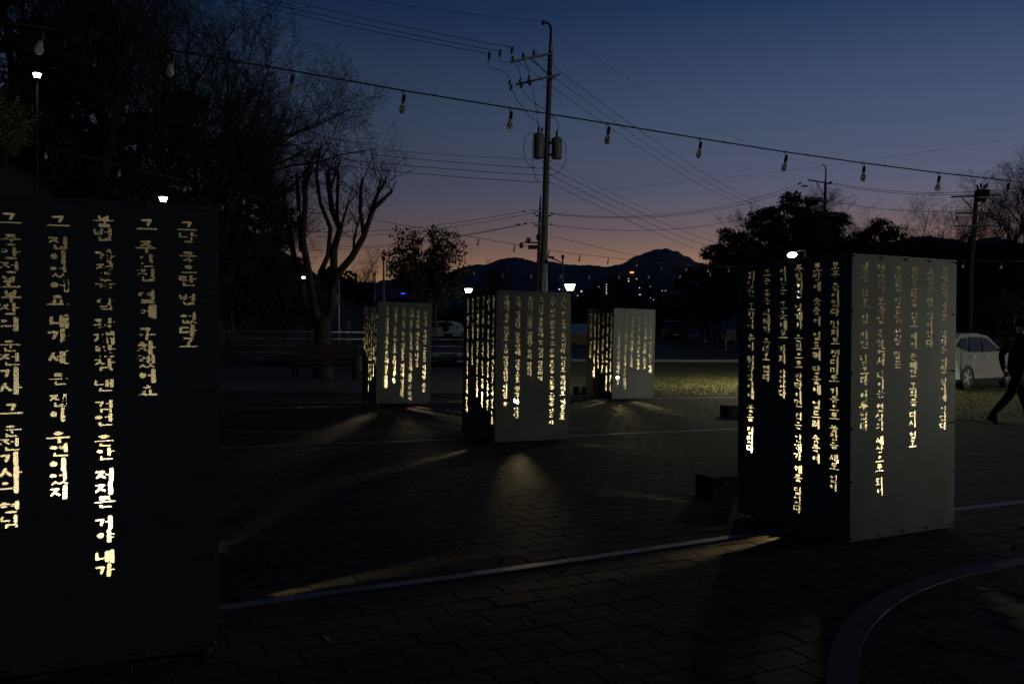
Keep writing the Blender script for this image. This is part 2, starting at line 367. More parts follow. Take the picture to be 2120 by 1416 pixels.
CX = {'ㅘ': 'ㅗㅏ', 'ㅙ': 'ㅗㅐ', 'ㅚ': 'ㅗㅣ', 'ㅝ': 'ㅜㅓ', 'ㅞ': 'ㅜㅔ', 'ㅟ': 'ㅜㅣ', 'ㅢ': 'ㅡㅣ'}
def glyph_strokes(ch, rg):
    """list of ('l',x0,y0,x1,y1,r0,r1) and ('e',cx,cy,rx,ry) in a unit cell, y down"""
    out = []
    def jit(s=.018): return rg.uniform(-s, s)
    def jamo(k, bx, r):
        k = DBL.get(k, k)
        if len(k) > 1:
            x0, y0, x1, y1 = bx; g = (x1 - x0)
            jamo(k[0], (x0 - .04, y0, x0 + g * .46, y1), r * .85); jamo(k[1], (x0 + g * .54, y0, x1 + .04, y1), r * .85); return
        x0, y0, x1, y1 = bx
        for st in JM[k]:
            if st == 'E': out.append(('e', (x0 + x1) / 2 + jit(), (y0 + y1) / 2 + jit(), max(.09, (x1 - x0) * .40), max(.085, (y1 - y0) * .36)))
            elif st == 'e': out.append(('e', (x0 + x1) / 2, y0 + (y1 - y0) * .76, (x1 - x0) * .33, max(.07, (y1 - y0) * .24)))
            else:
                pts = [(x0 + (x1 - x0) * a + jit(), y0 + (y1 - y0) * b + jit()) for a, b in st]
                for i, (a, b) in enumerate(zip(pts, pts[1:])):
                    out.append(('l', *a, *b, r * (1.0 + .15 * (i % 2)), r * (1.08 if i % 2 == 0 else .92)))
    def vv(k, bx, r):
        x0, y0, x1, y1 = bx
        for s in VV[k]:
            if s[0] == 'v': out.append(('l', x0 + (x1 - x0) * s[1] + jit(), y0 + (y1 - y0) * s[2], x0 + (x1 - x0) * s[1] + jit(), y0 + (y1 - y0) * s[3], r * 1.45, r * 1.55))
            else: out.append(('l', x0 + (x1 - x0) * s[1], y0 + (y1 - y0) * s[3] + jit(), x0 + (x1 - x0) * s[2], y0 + (y1 - y0) * s[3] + jit(), r * .75, r * .62))
    def hv(k, bx, r):
        x0, y0, x1, y1 = bx
        for s in HV[k]:
            if s[0] == 'b': out.append(('l', x0 + (x1 - x0) * s[1], y0 + (y1 - y0) * s[3] + .015, x0 + (x1 - x0) * s[2], y0 + (y1 - y0) * s[3] - .015, r * .72, r * .88))
            else: out.append(('l', x0 + (x1 - x0) * s[1] + jit(), y0 + (y1 - y0) * s[2], x0 + (x1 - x0) * s[1] + jit(), y0 + (y1 - y0) * s[3], r * .95, r * 1.05))
    code = ord(ch) - 0xAC00
    if not 0 <= code < 11172:
        if ch == '6': return [('l', .6, .1, .35, .5, .07, .07), ('e', .5, .68, .2, .22)]
        return [('l', .5, .1, .5, .9, .07, .07)]
    i, v, t = CHO[code // 588], JUNG[code % 588 // 28], JONG[code % 28]
    r = .085 if not t else .064
    if v in VV:
        wide = v in 'ㅐㅔㅖㅒ'
        if not t: jamo(i, (.02, .14, .46 if wide else .5, .78), r); vv(v, (.56 if wide else .58, .03, 1, .97), r)
        else: jamo(i, (.0, .04, .46, .48), r); vv(v, (.57, .0, 1, .56), r); jamo(t, (.2, .70, .92, .97), r)
    elif v in HV:
        if not t: jamo(i, (.22, .05, .78, .48 if v != 'ㅡ' else .58), r); hv(v, (.0, .50, 1, .97) if v != 'ㅡ' else (0, .72, 1, .96), r)
        else: jamo(i, (.22, .03, .78, .30), r); hv(v, (.0, .36, 1, .64), r); jamo(t, (.22, .74, .84, .98), r)
    else:
        h, vt = CX[v]
        if not t: jamo(i, (.04, .05, .46, .42), r); hv(h, (.0, .48, .58, .86), r); vv(vt, (.66, .02, 1, .98), r)
        else: jamo(i, (.04, .03, .46, .26), r * .9); hv(h, (.0, .32, .56, .56), r * .9); vv(vt, (.66, 0, 1, .6), r * .9); jamo(t, (.22, .72, .92, .98), r)
    return out
_gc = {}
def simplify(pts, eps):
    if len(pts) < 3: return pts
    a, b = np.array(pts[0]), np.array(pts[-1]); d = b - a; L = np.hypot(*d)
    q = np.array(pts) - a
    dist = np.abs(q[:, 0] * d[1] - q[:, 1] * d[0]) / L if L > 1e-9 else np.hypot(q[:, 0], q[:, 1])
    k_ = int(dist.argmax())
    if dist[k_] < eps: return [pts[0], pts[-1]]
    return simplify(pts[:k_ + 1], eps)[:-1] + simplify(pts[k_:], eps)
def glyph(ch, variant):
    key = (ch, variant)
    if key in _gc: return _gc[key]
    rg = random.Random(ord(ch) * 7 + variant)
    n = 46; lo, hi = -.14, 1.14; ax = np.linspace(lo, hi, n); X, Y = np.meshgrid(ax, ax)
    D = np.full_like(X, 9.0)
    for s in glyph_strokes(ch, rg):
        if s[0] == 'l':
            _, x0, y0, x1, y1, r0, r1 = s; dx, dy = x1 - x0, y1 - y0; L2 = dx * dx + dy * dy + 1e-9
            t = np.clip(((X - x0) * dx + (Y - y0) * dy) / L2, 0, 1)
            d = np.hypot(X - x0 - t * dx, Y - y0 - t * dy) - (r0 + (r1 - r0) * t)
        else:
            _, cx, cy__, rx, ry = s; d = (np.sqrt(((X - cx) / rx) ** 2 + ((Y - cy__) / ry) ** 2) - 1) * min(rx, ry)
        D = np.minimum(D, d)
    # marching squares
    seg = {}
    def ip(i0, j0, i1, j1):
        a, b = D[j0, i0], D[j1, i1]; t = a / (a - b); return (ax[i0] + (ax[i1] - ax[i0]) * t, ax[j0] + (ax[j1] - ax[j0]) * t)
    ins = D < 0; pt = {}
    for j in range(n - 1):
        for i in range(n - 1):
            c = ins[j, i] | (ins[j, i + 1] << 1) | (ins[j + 1, i + 1] << 2) | (ins[j + 1, i] << 3)
            if c in (0, 15): continue
            E0, E1, E2, E3 = ('h', i, j), ('v', i + 1, j), ('h', i, j + 1), ('v', i, j)
            T = {1: [(E3, E0)], 2: [(E0, E1)], 3: [(E3, E1)], 4: [(E1, E2)], 5: [(E3, E2), (E1, E0)], 6: [(E0, E2)], 7: [(E3, E2)], 8: [(E2, E3)], 9: [(E2, E0)], 10: [(E0, E3), (E2, E1)], 11: [(E2, E1)], 12: [(E1, E3)], 13: [(E1, E0)], 14: [(E0, E3)]}[int(c)]
            for a, b in T:
                seg[a] = b
                for e in (a, b):
                    if e not in pt: pt[e] = ip(e[1], e[2], e[1] + 1, e[2]) if e[0] == 'h' else ip(e[1], e[2], e[1], e[2] + 1)
    loops = []
    while seg:
        s0, nx_ = seg.popitem(); lp = [pt[s0]]
        while nx_ != s0 and nx_ in seg: lp.append(pt[nx_]); nx_ = seg.pop(nx_)
        A = .5 * sum(lp[k_][0] * lp[(k_ + 1) % len(lp)][1] - lp[(k_ + 1) % len(lp)][0] * lp[k_][1] for k_ in range(len(lp)))
        loops.append((A, lp))
    if loops:
        sg = 1 if max(loops, key=lambda q: abs(q[0]))[0] > 0 else -1
        out = []
        for A, lp in loops:
            if A * sg < .004 or len(lp) < 6: continue        # islands would fall out of the sheet
            h = len(lp) // 2; s_ = simplify(lp[:h + 1], .007)[:-1] + simplify(lp[h:] + [lp[0]], .007)[:-1]
            if len(s_) >= 4: out.append(s_)
    else: out = []
    _gc[key] = out
    return out

# ------------------------------------------------------------------ the poem lanterns
BH, BW = 2.2, 1.2124
def face_uv(o, u, n, px, py):
    v = RGT * ((px - 1060) / FPX) + UPV * ((708 - py) / FPX) + FWD; e = Vector((0, 0, EYE))
    t = (o - e).dot(n) / v.dot(n); q = e + v * t - o
    return q.dot(u), q.z
rgt = random.Random(77)
def panel_mesh(name, cols):
    """sheet of steel BW wide, BH high, lying in local XZ with glyph holes; cols = (u, ztop, zbot, text)"""
    vs_, fs = [], []
    def spl(pts):
        o = len(vs_); vs_.extend(Vector(p) for p in pts); fs.append(list(range(o, o + len(pts))))
    spl([(.002, .03), (BW - .002, .03), (BW - .002, BH), (.002, BH)])
    for u, zt, zb, text in cols:
        units = sum(.55 if c == ' ' else 1 for c in text); pitch = (zt - zb) / units; z = zt
        wdt = min(.080, pitch * 1.36)
        for c in text:
            if c == ' ': z -= pitch * .55; continue
            sx = wdt * rgt.uniform(.93, 1.07); du = rgt.uniform(-.004, .004); hgt = pitch * .86
            for lp in glyph(c, rgt.randint(0, 1)):
                spl([(u + du + (x - .5) * sx, z - y * hgt) for x, y in lp])
            z -= pitch
    ov, oe, of, _, _, fo = delaunay_2d_cdt(vs_, [], fs, 0, 1e-6)
    keep = [f for f, o in zip(of, fo) if o and all(k_ == 0 for k_ in o)]
    th = .0015; n = len(ov); verts = [(v.x, -th, v.y) for v in ov] + [(v.x, th, v.y) for v in ov]
    cnt = {}
    for f in keep:
        for i in range(3):
            e = (f[i], f[(i + 1) % 3]); cnt[e] = cnt.get(e, 0) + 1
    faces = [tuple(f) for f in keep] + [tuple(i + n for i in reversed(f)) for f in keep]
    faces += [(b, a, a + n, b + n) for (a, b) in cnt if (b, a) not in cnt]
    me = bpy.data.meshes.new(name); me.from_pydata(verts, [], faces); me.update()
    me.materials.append(STEEL)
    return me
WORDS = '그날 밤 모두 흩어졌다 먼지로 잿더미로 거름으로 붙잡을 새도 없이 조방에 숨죽여 엎드려 땅굴에 두랄루민 날개가 은빛으로 반짝이면 검은 안개가 해를 덮었다 아인은 그곳에도 가지 않았다 좋은 시대가 온다고 했다 괴상한 고장의 손이 불을 질렀다 이름을 말하는 거친 광야에 있었다 요원은 한 명이었다 해질고리를 다시 썼고 밤보다 어두웠다 세상으로 나이는 현상의 주어진 그물한 기다린 손을 조상을 그들을 한강이 저녁에 언덕에 서서 물었다 길고 낮은 겨울은 말이 없었다'.split()
wi = [0]
def fill(nch):
    s = ''
    while True:
        wd = WORDS[wi[0] % len(WORDS)]; wi[0] += 1
        if len(s) + len(wd) + 1 > nch + 1 and s: break
        s += (' ' if s else '') + wd
        if len(s) >= nch - 1: break
    return s
# per lantern: front corner, yaw, lean, lift, columns seen on the right and on the left face: (x top, y top, y bottom, text)
LAN = [
 dict(label='nearest poem lantern, dark blue, cropped by the left edge of the picture', f=(-2.546, 3.715), yaw=.433, lean=0, lift=0,
  right=[(20, 440, 1097, '그 중앙정보부장의 운전기사 그 운전기사의 형님'), (121, 446, 1036, '그 집이었어요 내가 세 든 집이 우연이었지'), (216, 447, 1196, '불법 가정롤 알 확재란잠 낸 검언 흔안 저지른 거야 내가'), (303, 453, 824, '그 주인집 옆에 구차했어요'), (389, 458, 723, '그냥 죽으란 법 없다고')], left=None),
 dict(label='large poem lantern near the right edge, its corner turned towards the viewer', f=(2.544, 6.431), yaw=.481, lean=0, lift=0,
  left=[(1556, 563, 938, '괴상한 고장의 손이 취약약이에 불을 질렀다'), (1588, 558, 790, '그는 좋은 시대가 온다고 했다'), (1622, 553, 825, '아인은 그곳에도 가지 않았다'), (1655, 548, 1062, '두랄리민 날개가 은빛으로 반짝이면 검은 안개가 해를 덮었다'), (1692, 545, 960, '조방에 숨죽여 엎드려 당굴에 엎드려 숨죽여'), (1730, 543, 1018, '모두 흩어졌다 먼지로 잿더미로 거름으로 붙잡을 새도 없이')],
  right=[(1791, 545, 893, '낮은 길고 앞 이번 밤보다 어두웠다'), (1825, 548, 1027, '평양의 보름날 종살에서 나이는 현상의 세상으로 되어'), (1860, 550, 765, '북녘한 박촌말 산정 말끗'), (1893, 552, 928, '해질고리를 읽고 애어 문대간 고희를 다시 젖고'), (1926, 553, 720, '요원은 한 명이었다'), (1955, 553, 890, '중에는여 이름을 말하는 거친 광야에 있었다')]),
 dict(label='poem lantern in the middle, in front of the utility pole', f=(-.243, 12.222), yaw=.448, lean=.010, lift=0, bulb=(1067, 832),
  right=[(1046, 613, 842, '황제의 기록 정월초 6일 당견손견인 이상한 순'), (1070, 613, 868, '민저 기다린 한국전에 안착으로 생각나 말적'), (1095, 614, 780, '주어진 그물한 말했던 두시 장았어'), (1118, 615, 788, '그 옛날 보름달에 한 행간 입맞다가'), (1142, 615, 879, '그럼 비누 비누솜을 그 손을 조상을 그르를 그들을 있는 지'), (1165, 616, 869, 26)],
  left=[(966.5, 618, 854, 26), (976.5, 617, 757, 15), (987, 616, 823, 23), (998, 614, 844, 25), (1009, 613, 850, 26), (1019, 612, 881, 30)]),
 dict(label='small far poem lantern between the tree bench and the white parked car', f=(-2.887, 18.186), yaw=.421, lean=.020, lift=.045, bulb=(810.5, 783),
  right=[(798, 632, 800, '살붙 러시아의 가리고 하늘에 검은 안개를'), (815, 633, 790, '이끼가 오는 눈으로 도덕이를 몰'), (832, 634, 818, '숲에 물든 솜은 이슬툭한 저녁에 넋이었다'), (848, 635, 825, '어제 같은 단단불에 눈금성에 밟던 신 밖에'), (862, 637, 755, 13), (877, 640, 808, 20)],
  left=[(752.5, 633, 722, 11), (757.5, 633, 735, 13), (762.5, 632, 810, 22), (767, 632, 786, 19), (772, 632, 778, 18), (776.5, 631, 760, 15)]),
 dict(label='small far poem lantern beside the lamp-lit lawn, right of the middle one', f=(2.399, 20.559), yaw=.46, lean=.020, lift=0, bulb=(1276.5, 780),
  right=[(1279, 650, 797, 21), (1293, 650, 806, 23), (1306, 653, 760, 15), (1320, 653, 765, 16), (1333, 655, 763, 15), (1345, 655, 771, 16)],
  left=[(1221, 650, 744, 13), (1229, 650, 783, 19), (1237, 650, 765, 16), (1246, 649, 774, 17), (1255, 649, 810, 23), (1263, 648, 811, 23)]),
]
bolt_m = MB(); bolt_m.lathe([(.010, 0), (.010, .002), (.007, .006), (.001, .008)], 6); bolt_me = bolt_m.mesh('bolt'); bolt_me.materials.append(BOLT)
bulb_m = MB(); bulb_m.lathe([(.012, -.07), (.015, -.052), (.036, -.022), (.046, .006), (.041, .034), (.022, .054), (.002, .06)], 10, M=Matrix.Rotation(PI, 3, 'X')); bulb_me = bulb_m.mesh('bulb', True); bulb_me.materials.append(BULB)
bolts = [(u, BH - .022) for u in (.02, BW * .27, BW * .5, BW * .73, BW - .02)] + [(u, .055) for u in (.02, BW * .27, BW * .5, BW * .73, BW - .02)] + [(u, z) for u in (.02, BW - .02) for z in (.48, .88, 1.30, 1.76)]
spare = []
lan_obs = []
for D in LAN:
    fx, fy = D['f']; yaw = D['yaw']; R_ = Vector((math.cos(yaw), math.sin(yaw), 0)); L_ = Vector((-math.sin(yaw), math.cos(yaw), 0))
    base = Vector((fx, fy, 0)); ctr = base + (R_ + L_) * BW / 2
    t = thing('poem_lantern', D['label'], 'lantern', ctr + Vector((0, 0, D['lift'])), yaw, 'poem lanterns on the plaza')
    # lean about the viewing direction
    t.rotation_euler = (Matrix.Rotation(D['lean'], 3, 'Y') @ Matrix.Rotation(yaw, 3, 'Z')).to_euler()
    lo = Vector((0, 0, D['lift']))
    def cols(key, o, u, n, flip):
        res = []
        for x, yt, yb, tx in D[key]:
            uu, zt = face_uv(o, u, n, x, yt); _, zb = face_uv(o, u, n, x - .018 * (yb - yt) * (1 if D['lean'] else .4), yb)
            if flip: uu = BW - uu
            if isinstance(tx, int): tx = fill(tx)
            res.append((uu, zt - D['lift'], zb - D['lift'], tx))
        return res
    right = panel_mesh('panel', cols('right', base + lo, R_, R_.cross(Vector((0, 0, 1))), False))
    left = panel_mesh('panel', cols('left', base + lo, L_, L_.cross(Vector((0, 0, 1))), True)) if D['left'] else None
    D['r'], D['l'] = right, left; spare.append(right); D['t'] = t
    if left: spare.append(left)
SPILL = [panel_mesh('panel', [(BW * (i + .75) / 6.5, 2.06, zb, fill(int((2.06 - zb) / .059))) for i, zb in enumerate(zs)]) for zs in ((1.1, .72, .95, .24, .85, 1.25), (.9, .30, 1.2, .75, .60, 1.0), (1.2, .8, .55, 1.05, .27, .9))]  # unseen back panels: made-up columns, lengths set to shape light spilled on the paving
SPARSE = panel_mesh('panel', [(BW * (i + .75) / 6.5, 2.06, zb, fill(int((2.06 - zb) / .059))) for i, zb in enumerate((1.3, .95, 1.6, .85, 1.1, 1.45))] + [(BW * .62, .42, .20, '우연이었지')])  # unseen side: gap left in the columns keeps bulb light off the next lantern
LOWBACK = panel_mesh('panel', [(BW * (i + .75) / 6.5, 2.06, zb, fill(int((2.06 - zb) / .059))) for i, zb in enumerate((1.2, .85, 1.4, 1.0, 1.55, .9))] + [(.27, .46, .24, '저지른 거야')])  # unseen back: short low column added to throw a light streak on the ground
for k_, D in enumerate(LAN):
    t = D['t']; h = BW / 2
    back = LOWBACK if k_ == 0 else SPILL[(k_ + 1) % 3]; back2 = SPILL[k_ % 3]
    side = SPARSE if k_ == 0 else back2
    # right (front) face: local -Y side, u along +X ; left face: local -X side, u from far to near
    for me, loc, rz, seen in ((D['r'], (-h, -h, 0), 0, True), (D['l'] or back2, (-h, h, 0), -PI / 2, bool(D['l'])), (back, (h, h, 0), PI, False), (side, (h, -h, 0), PI / 2, False)):
        p = link('panel', me, t); p.location = loc; p.rotation_euler = (0, 0, rz)
        if seen:
            for u, z in bolts:
                b = link('bolt', bolt_me, p); b.location = (u, -.0015, z); b.rotation_euler = (PI / 2, 0, 0)
    m = MB(); m.box((0, 0, BH - .02), (BW - .012, BW - .012, .004)); m.build('roof_sheet', BASEM, t, local=True)
    m = MB(); m.box((0, 0, .05), (BW - .016, BW - .016, .012))
    m.build('floor_sheet', BASEM, t, local=True)
    for a, b in ((-1, -1), (1, -1), (1, 1), (-1, 1)):
        m = MB(); m.box((a * (h - .02), b * (h - .02), BH / 2 + .01), (.03, .03, BH - .1)); m.build('corner_post', STEEL, t, local=True)
    for a, b in ((-1, -1), (1, -1), (1, 1), (-1, 1)):
        m = MB(); m.lathe([(.028, -.0 - D['lift']), (.028, .008), (.012, .010), (.012, .046)], 10, c=(a * (h - .05), b * (h - .05), 0)); m.build('foot', BASEM, t, local=True)
    m = MB(); m.lathe([(.06, .056), (.06, .07), (.012, .075), (.012, .40), (.02, .405), (.02, .445)], 12); st = m.build('lamp_stand', BASEM, t, local=True)
    b = link('bulb', bulb_me, t)
    if D.get('bulb'):                                            # where the bulb shows through the letters
        q = P(*D['bulb'], t.location.y) - t.location; q = Matrix.Rotation(-D['yaw'], 3, 'Z') @ q; b.location = q
        st.location = (q.x, q.y, q.z - .5)
    else: b.location = (0, 0, .50)
# black cable boxes beside the lanterns
for loc, lab in ((G(1489, 1032), 'flat black cable box on the paving beside the large right-hand lantern'), (Vector((1.80, 22.2, 0)), 'black cable box behind the far lantern beside the lawn'), (Vector((4.25, 16.5, 0)), 'black cable box half hidden behind the large right-hand lantern')):
    t = thing('cable_box', lab, 'box', (loc.x, loc.y + .12, 0), .45, 'cable boxes')
    m = MB(); m.box((0, 0, .10), (.30, .26, .20)); m.build('case', DARKPL, t, local=True)
    m = MB(); m.box((0, 0, .207), (.32, .28, .012)); m.build('lid', DARKPL, t, local=True)
    m = MB(); m.box((0, -.138, .15), (.05, .014, .03)); m.build('latch', BOLT, t, local=True)

# ------------------------------------------------------------------ far land: mountains, towns
def ridge(name, prof, d, depth, colr, seed):
    rg = random.Random(seed); m = MB(); pts = []
    for (x0, y0), (x1, y1) in zip(prof, prof[1:]):
        n = max(2, int(abs(x1 - x0) / 7))
        for i in range(n):
            t = i / n; pts.append((x0 + (x1 - x0) * t, y0 + (y1 - y0) * t + rg.uniform(-1.2, 1.2)))
    pts.append(prof[-1]); nrow = 7
    for x, y in pts:
        top = P(x, y, d)
        for r in range(nrow):
            t = r / (nrow - 1); fr = P(x, y, d - depth * (1 - t)); zz = -3 + (top.z + 3) * (t ** .8)
            m.v.append((fr.x * (1) + rg.uniform(-4, 4), fr.y + rg.uniform(-20, 20) * t, zz + (rg.uniform(-8, 8) * t * (1 - t) if 0 < r < nrow - 1 else 0)))
    for i in range(len(pts) - 1):
        for r in range(nrow - 1):
            a = i * nrow + r; m.f.append((a, a + nrow, a + nrow + 1, a + 1))
    return tag(m.build(name, colr, smooth=True), kind='structure')
MTN = mat('wooded mountain', (.13, .12, .145), .95, 0, .25, .01)  # lightened base colour stands in for haze over the far ridge
ridge('mountain_ridge', [(520, 585), (640, 578), (700, 582), (780, 584), (830, 576), (880, 567), (930, 562), (975, 549), (1010, 546), (1050, 533), (1075, 535), (1110, 541), (1150, 544), (1185, 549), (1220, 548), (1245, 552), (1262, 551), (1290, 545), (1312, 533), (1335, 524), (1362, 515), (1385, 516), (1410, 524), (1440, 541), (1500, 560), (1700, 560), (1800, 520), (1850, 500), (1890, 490), (1925, 488), (1960, 494), (2000, 502), (2040, 492), (2065, 489), (2100, 500), (2140, 508), (2300, 520)], 3200, 1500, MTN, 3)

# apartment towers of the town
TOWER = mat('tower wall', (.07, .07, .085), .85, 0, .1, .05)
WINL = mat('lit window', (1, .9, .7), .5, emit=(1.0, .86, .62), es=.6)
WINW = mat('lit white window', (1, 1, 1), .5, emit=(.9, .95, 1.0), es=.85)
SIGNO = mat('orange sign light', (1, .5, .2), .5, emit=(1.0, .33, .04), es=2.5)
SIGNB = mat('blue sign light', (.2, .3, 1), .5, emit=(.03, .09, 1.0), es=3.0)
SIGNR = mat('red sign light', (1, .2, .3), .5, emit=(1.0, .03, .08), es=.5)
def tower(px0, px1, pytop, d, label, wins, sign=None, crown=None):
    a = P(px0, 690, d); b = P(px1, 690, d); top = P(px0, pytop, d).z; wd = b.x - a.x; cx = (a.x + b.x) / 2
    t = thing('apartment_tower', label, 'building', (cx, d, 0), 0, 'apartment towers of the far town')
    m = MB(); m.box((cx, d + 7, top / 2), (wd, 14, top)); m.build('wall', TOWER, t)
    m = MB(); m.box((cx, d + 7, top + 1.2), (wd * .4, 6, 2.4)); r = m.build('roof_house', TOWER, t)
    n = max(2, int(wd / 4))
    for i in range(n):
        m = MB(); x = a.x + wd * (i + .5) / n; m.box((x, d - .25, top * .5), (wd / n * .10, .5, top * .96)); m.build('balcony_column', TOWER, t)
    for x, y, k in wins:
        p = P(x, y, d - .1); s = .55 if k < 2 else .85
        m = MB(); m.box((p.x, d - .06, p.z), (s * 1.6, .1, s * 1.5)); m.build('lit_window', WINL if k == 0 else WINW, t)
    if sign:
        x0, x1, y0, y1, mt = sign; p = P((x0 + x1) / 2, (y0 + y1) / 2, d - .5); q = P(x1, y1, d - .5)
        m = MB(); m.box((p.x, d - .6, p.z), ((q.x - p.x) * 2, .5, (p.z - q.z) * 2)); m.build('roof_sign', mt, t)
    if crown:
        for i in range(6):
            x = a.x + wd * (i + .5) / 6; m = MB(); m.box((x, d - .2, top - 1.2 - (i % 3) * 1.6), (wd / 9, .3, 1.6)); m.build('crown_light', WINO, t)
WINO = mat('amber crown light', (1, .6, .2), .5, emit=(1.0, .45, .10), es=.28)
tower(1195, 1222, 600, 900, 'tower block just right of the brightest park lamp', [(1196, 612, 1), (1203, 604, 1)])
tower(1224, 1246, 586, 950, 'slim tower block over the left face of the right far lantern', [(1240, 594, 0)])
tower(1249, 1266, 579, 850, 'tower block with one lit column of stair windows', [(1255.5, 589, 1), (1255.5, 594, 1), (1255.5, 599, 1), (1255.5, 604, 1), (1255.5, 608, 1)])
tower(1270, 1290, 574, 900, 'unlit tower block between the stair-lit one and the orange sign', [])
tower(1294, 1324, 570, 880, 'tower block carrying the small orange roof sign', [(1301, 577, 1), (1301, 582, 2), (1318, 577.5, 1), (1324, 596, 1), (1325, 610, 2)], (1304, 1312, 562.5, 565.5, SIGNO))
tower(1330, 1352, 588, 860, 'tower block with scattered lights right of the orange sign', [(1347, 593, 1), (1347, 617, 1)])
tower(1362, 1386, 596, 900, 'rightmost tower block before the dark wood', [(1371, 602, 0), (1378, 602, 0), (1353, 621, 0)])
tower(668, 692, 556, 800, 'tall tower block behind the pollarded tree, its top edge lit', [(684, 560, 0), (697, 560, 0)])
tower(703, 734, 565, 820, 'tower block with amber lit crown right of the pollarded tree', [(732, 619, 2), (716, 630, 1)], None, True)
tower(800, 868, 616, 700, 'low block with the small blue neon roof sign', [], (830.5, 845.5, 606.2, 608.8, SIGNB))
for x, y in ((1168, 613),): tower(1150, 1186, 606, 870, 'tower block low behind the brightest park lamp', [(1158, 599, 2), (1204, 603, 2)])

# ------------------------------------------------------------------ trees
def grow(seed, H, r0, levels=5, spread=.6, up=.2, nlimb=8, first=.22, twigs=5):
    """bare tree: trunk and limbs into one builder, fine twigs into another (origin at the root)"""
    rg = random.Random(seed); tr, tw = MB(), MB()
    def branch(p, d, L, r, lev):
        n = 5 if lev <= 1 else (4 if lev == 2 else (3 if lev == 3 else 2))
        pts = [p.copy()]; rad = [r]; q = p.copy(); dd = d.copy()
        for i in range(n):
            dd = (dd + Vector((rg.uniform(-1, 1), rg.uniform(-1, 1), rg.uniform(-.85, 1) + up * .2)) * (.17 + .045 * lev)).normalized()
            q = q + dd * (L / n); pts.append(q.copy()); rad.append(max(.007, r * (1 - (i + 1) / n * (.62 if lev < 2 else .8))))
        (tr if lev <= 2 else tw).tube(pts, rad, 7 if lev == 0 else (5 if lev == 1 else (4 if lev == 2 else 3)), cap=False)
        if lev >= levels: return
        k = nlimb if lev == 0 else (6 if lev == 1 else (6 if lev == 2 else (twigs if lev == 3 else 2)))
        for i in range(k):
            t = (first + (1 - first) * (i + rg.random()) / k) if lev == 0 else (.18 + .82 * (i + rg.random()) / k)
            f = t * n; a = min(int(f), n - 1); pp = pts[a].lerp(pts[a + 1], f - a); rr = rad[a] + (rad[a + 1] - rad[a]) * (f - a)
            ax = (pts[a + 1] - pts[a]).normalized(); o = ax.orthogonal().normalized(); o = Matrix.Rotation(rg.uniform(0, 2 * PI), 3, ax) @ o
            s_ = spread * (1 if lev < 2 else 1.2) * rg.uniform(.7, 1.35)
            nd = (ax * math.cos(s_) + o * math.sin(s_) + Vector((0, 0, up * (1 if lev < 1 else .35)))).normalized()
            branch(pp, nd, L * (rg.uniform(.50, .72) if lev else rg.uniform(.50, .74)) * (1.1 - .35 * t), rr * rg.uniform(.5, .72), lev + 1)
    def norm():
        zt = sorted(v[2] for v in tw.v)[int(len(tw.v) * .995)]; k = H / zt
        for m_ in (tr, tw): m_.v = [(x * k, y * k, z * k) for x, y, z in m_.v]
    branch(Vector((0, 0, -.3)), Vector((rg.uniform(-.08, .08), rg.uniform(-.08, .08), 1)).normalized(), H * .72, r0, 0)
    norm(); return tr, tw
BT = []
for sd, kw in ((1, {}), (2, dict(spread=.7, nlimb=9)), (3, dict(spread=.55, up=.28)), (5, dict(spread=.78, up=.16, nlimb=9)), (8, dict(spread=.5, up=.32, nlimb=9))):
    a, b = grow(sd, 14, .24, **kw); ma = a.mesh('trunk', True); ma.materials.append(BARK); mb = b.mesh('crown'); mb.materials.append(TWIG); BT.append((ma, mb))
def bare_tree(var, x, y, H, rz, label, group, lean=(0, 0), z=None):
    t = thing('bare_tree', label, 'tree', (x, y, gr(x, y) if z is None else z), rz, group)
    t.rotation_euler = (lean[0], lean[1], rz); s = H / 14; t.scale = (s, s, s)
    link('trunk', BT[var][0], t); link('crown', BT[var][1], t); return t
HG = 'bare trees on the left hillside'
for i, (px, d, H, v, rz, ln, lab) in enumerate((
    (20, 46, 17, 0, .3, (0, .02), 'bare tree on the hillside at the very left edge'),
    (135, 52, 20, 1, 1.3, (0, .05), 'tall bare tree on the hillside behind the highest park lamp'),
    (215, 43, 16, 2, 2.1, (0, .06), 'bare tree on the hillside above the second column of the nearest lantern'),
    (300, 47, 16.5, 3, .9, (0, .08), 'bare tree on the hillside left of the lamp over the nearest lantern'),
    (385, 46, 15.5, 4, 4.0, (0, .12), 'bare tree on the hillside just right of the lamp over the nearest lantern'),
    (385, 50, 16, 1, 5.1, (0, .12), 'wide bare tree leaning right, between the lamp-side tree and the outermost crowns'),
    (95, 64, 22, 3, 3.3, (0, .05), 'tallest bare tree, far back on the upper left hillside'),
    (340, 62, 19, 0, 2.7, (0, .1), 'bare tree far back on the hillside, crown reaching the top edge'),
    (480, 58, 14, 2, 1.9, (0, .08), 'bare tree at the hill foot behind the pollarded tree'),
    (250, 56, 20, 4, .2, (0, .0), 'bare tree in the middle of the hillside grove'),
    (535, 64, 10, 3, .8, (0, .05), 'low bare tree behind the stubs of the pollarded tree'),
    (425, 46, 15, 3, 5.6, (0, .12), 'bare tree with wide forking crown left of the low wires'),
    (490, 49, 15.5, 1, 2.4, (0, .10), 'broad bare tree whose crown reaches furthest right of the hillside trees'))):
    p = P(px, 600, d); bare_tree(v, p.x, d, H, rz, lab, HG, ln)
# right-hand bare trees

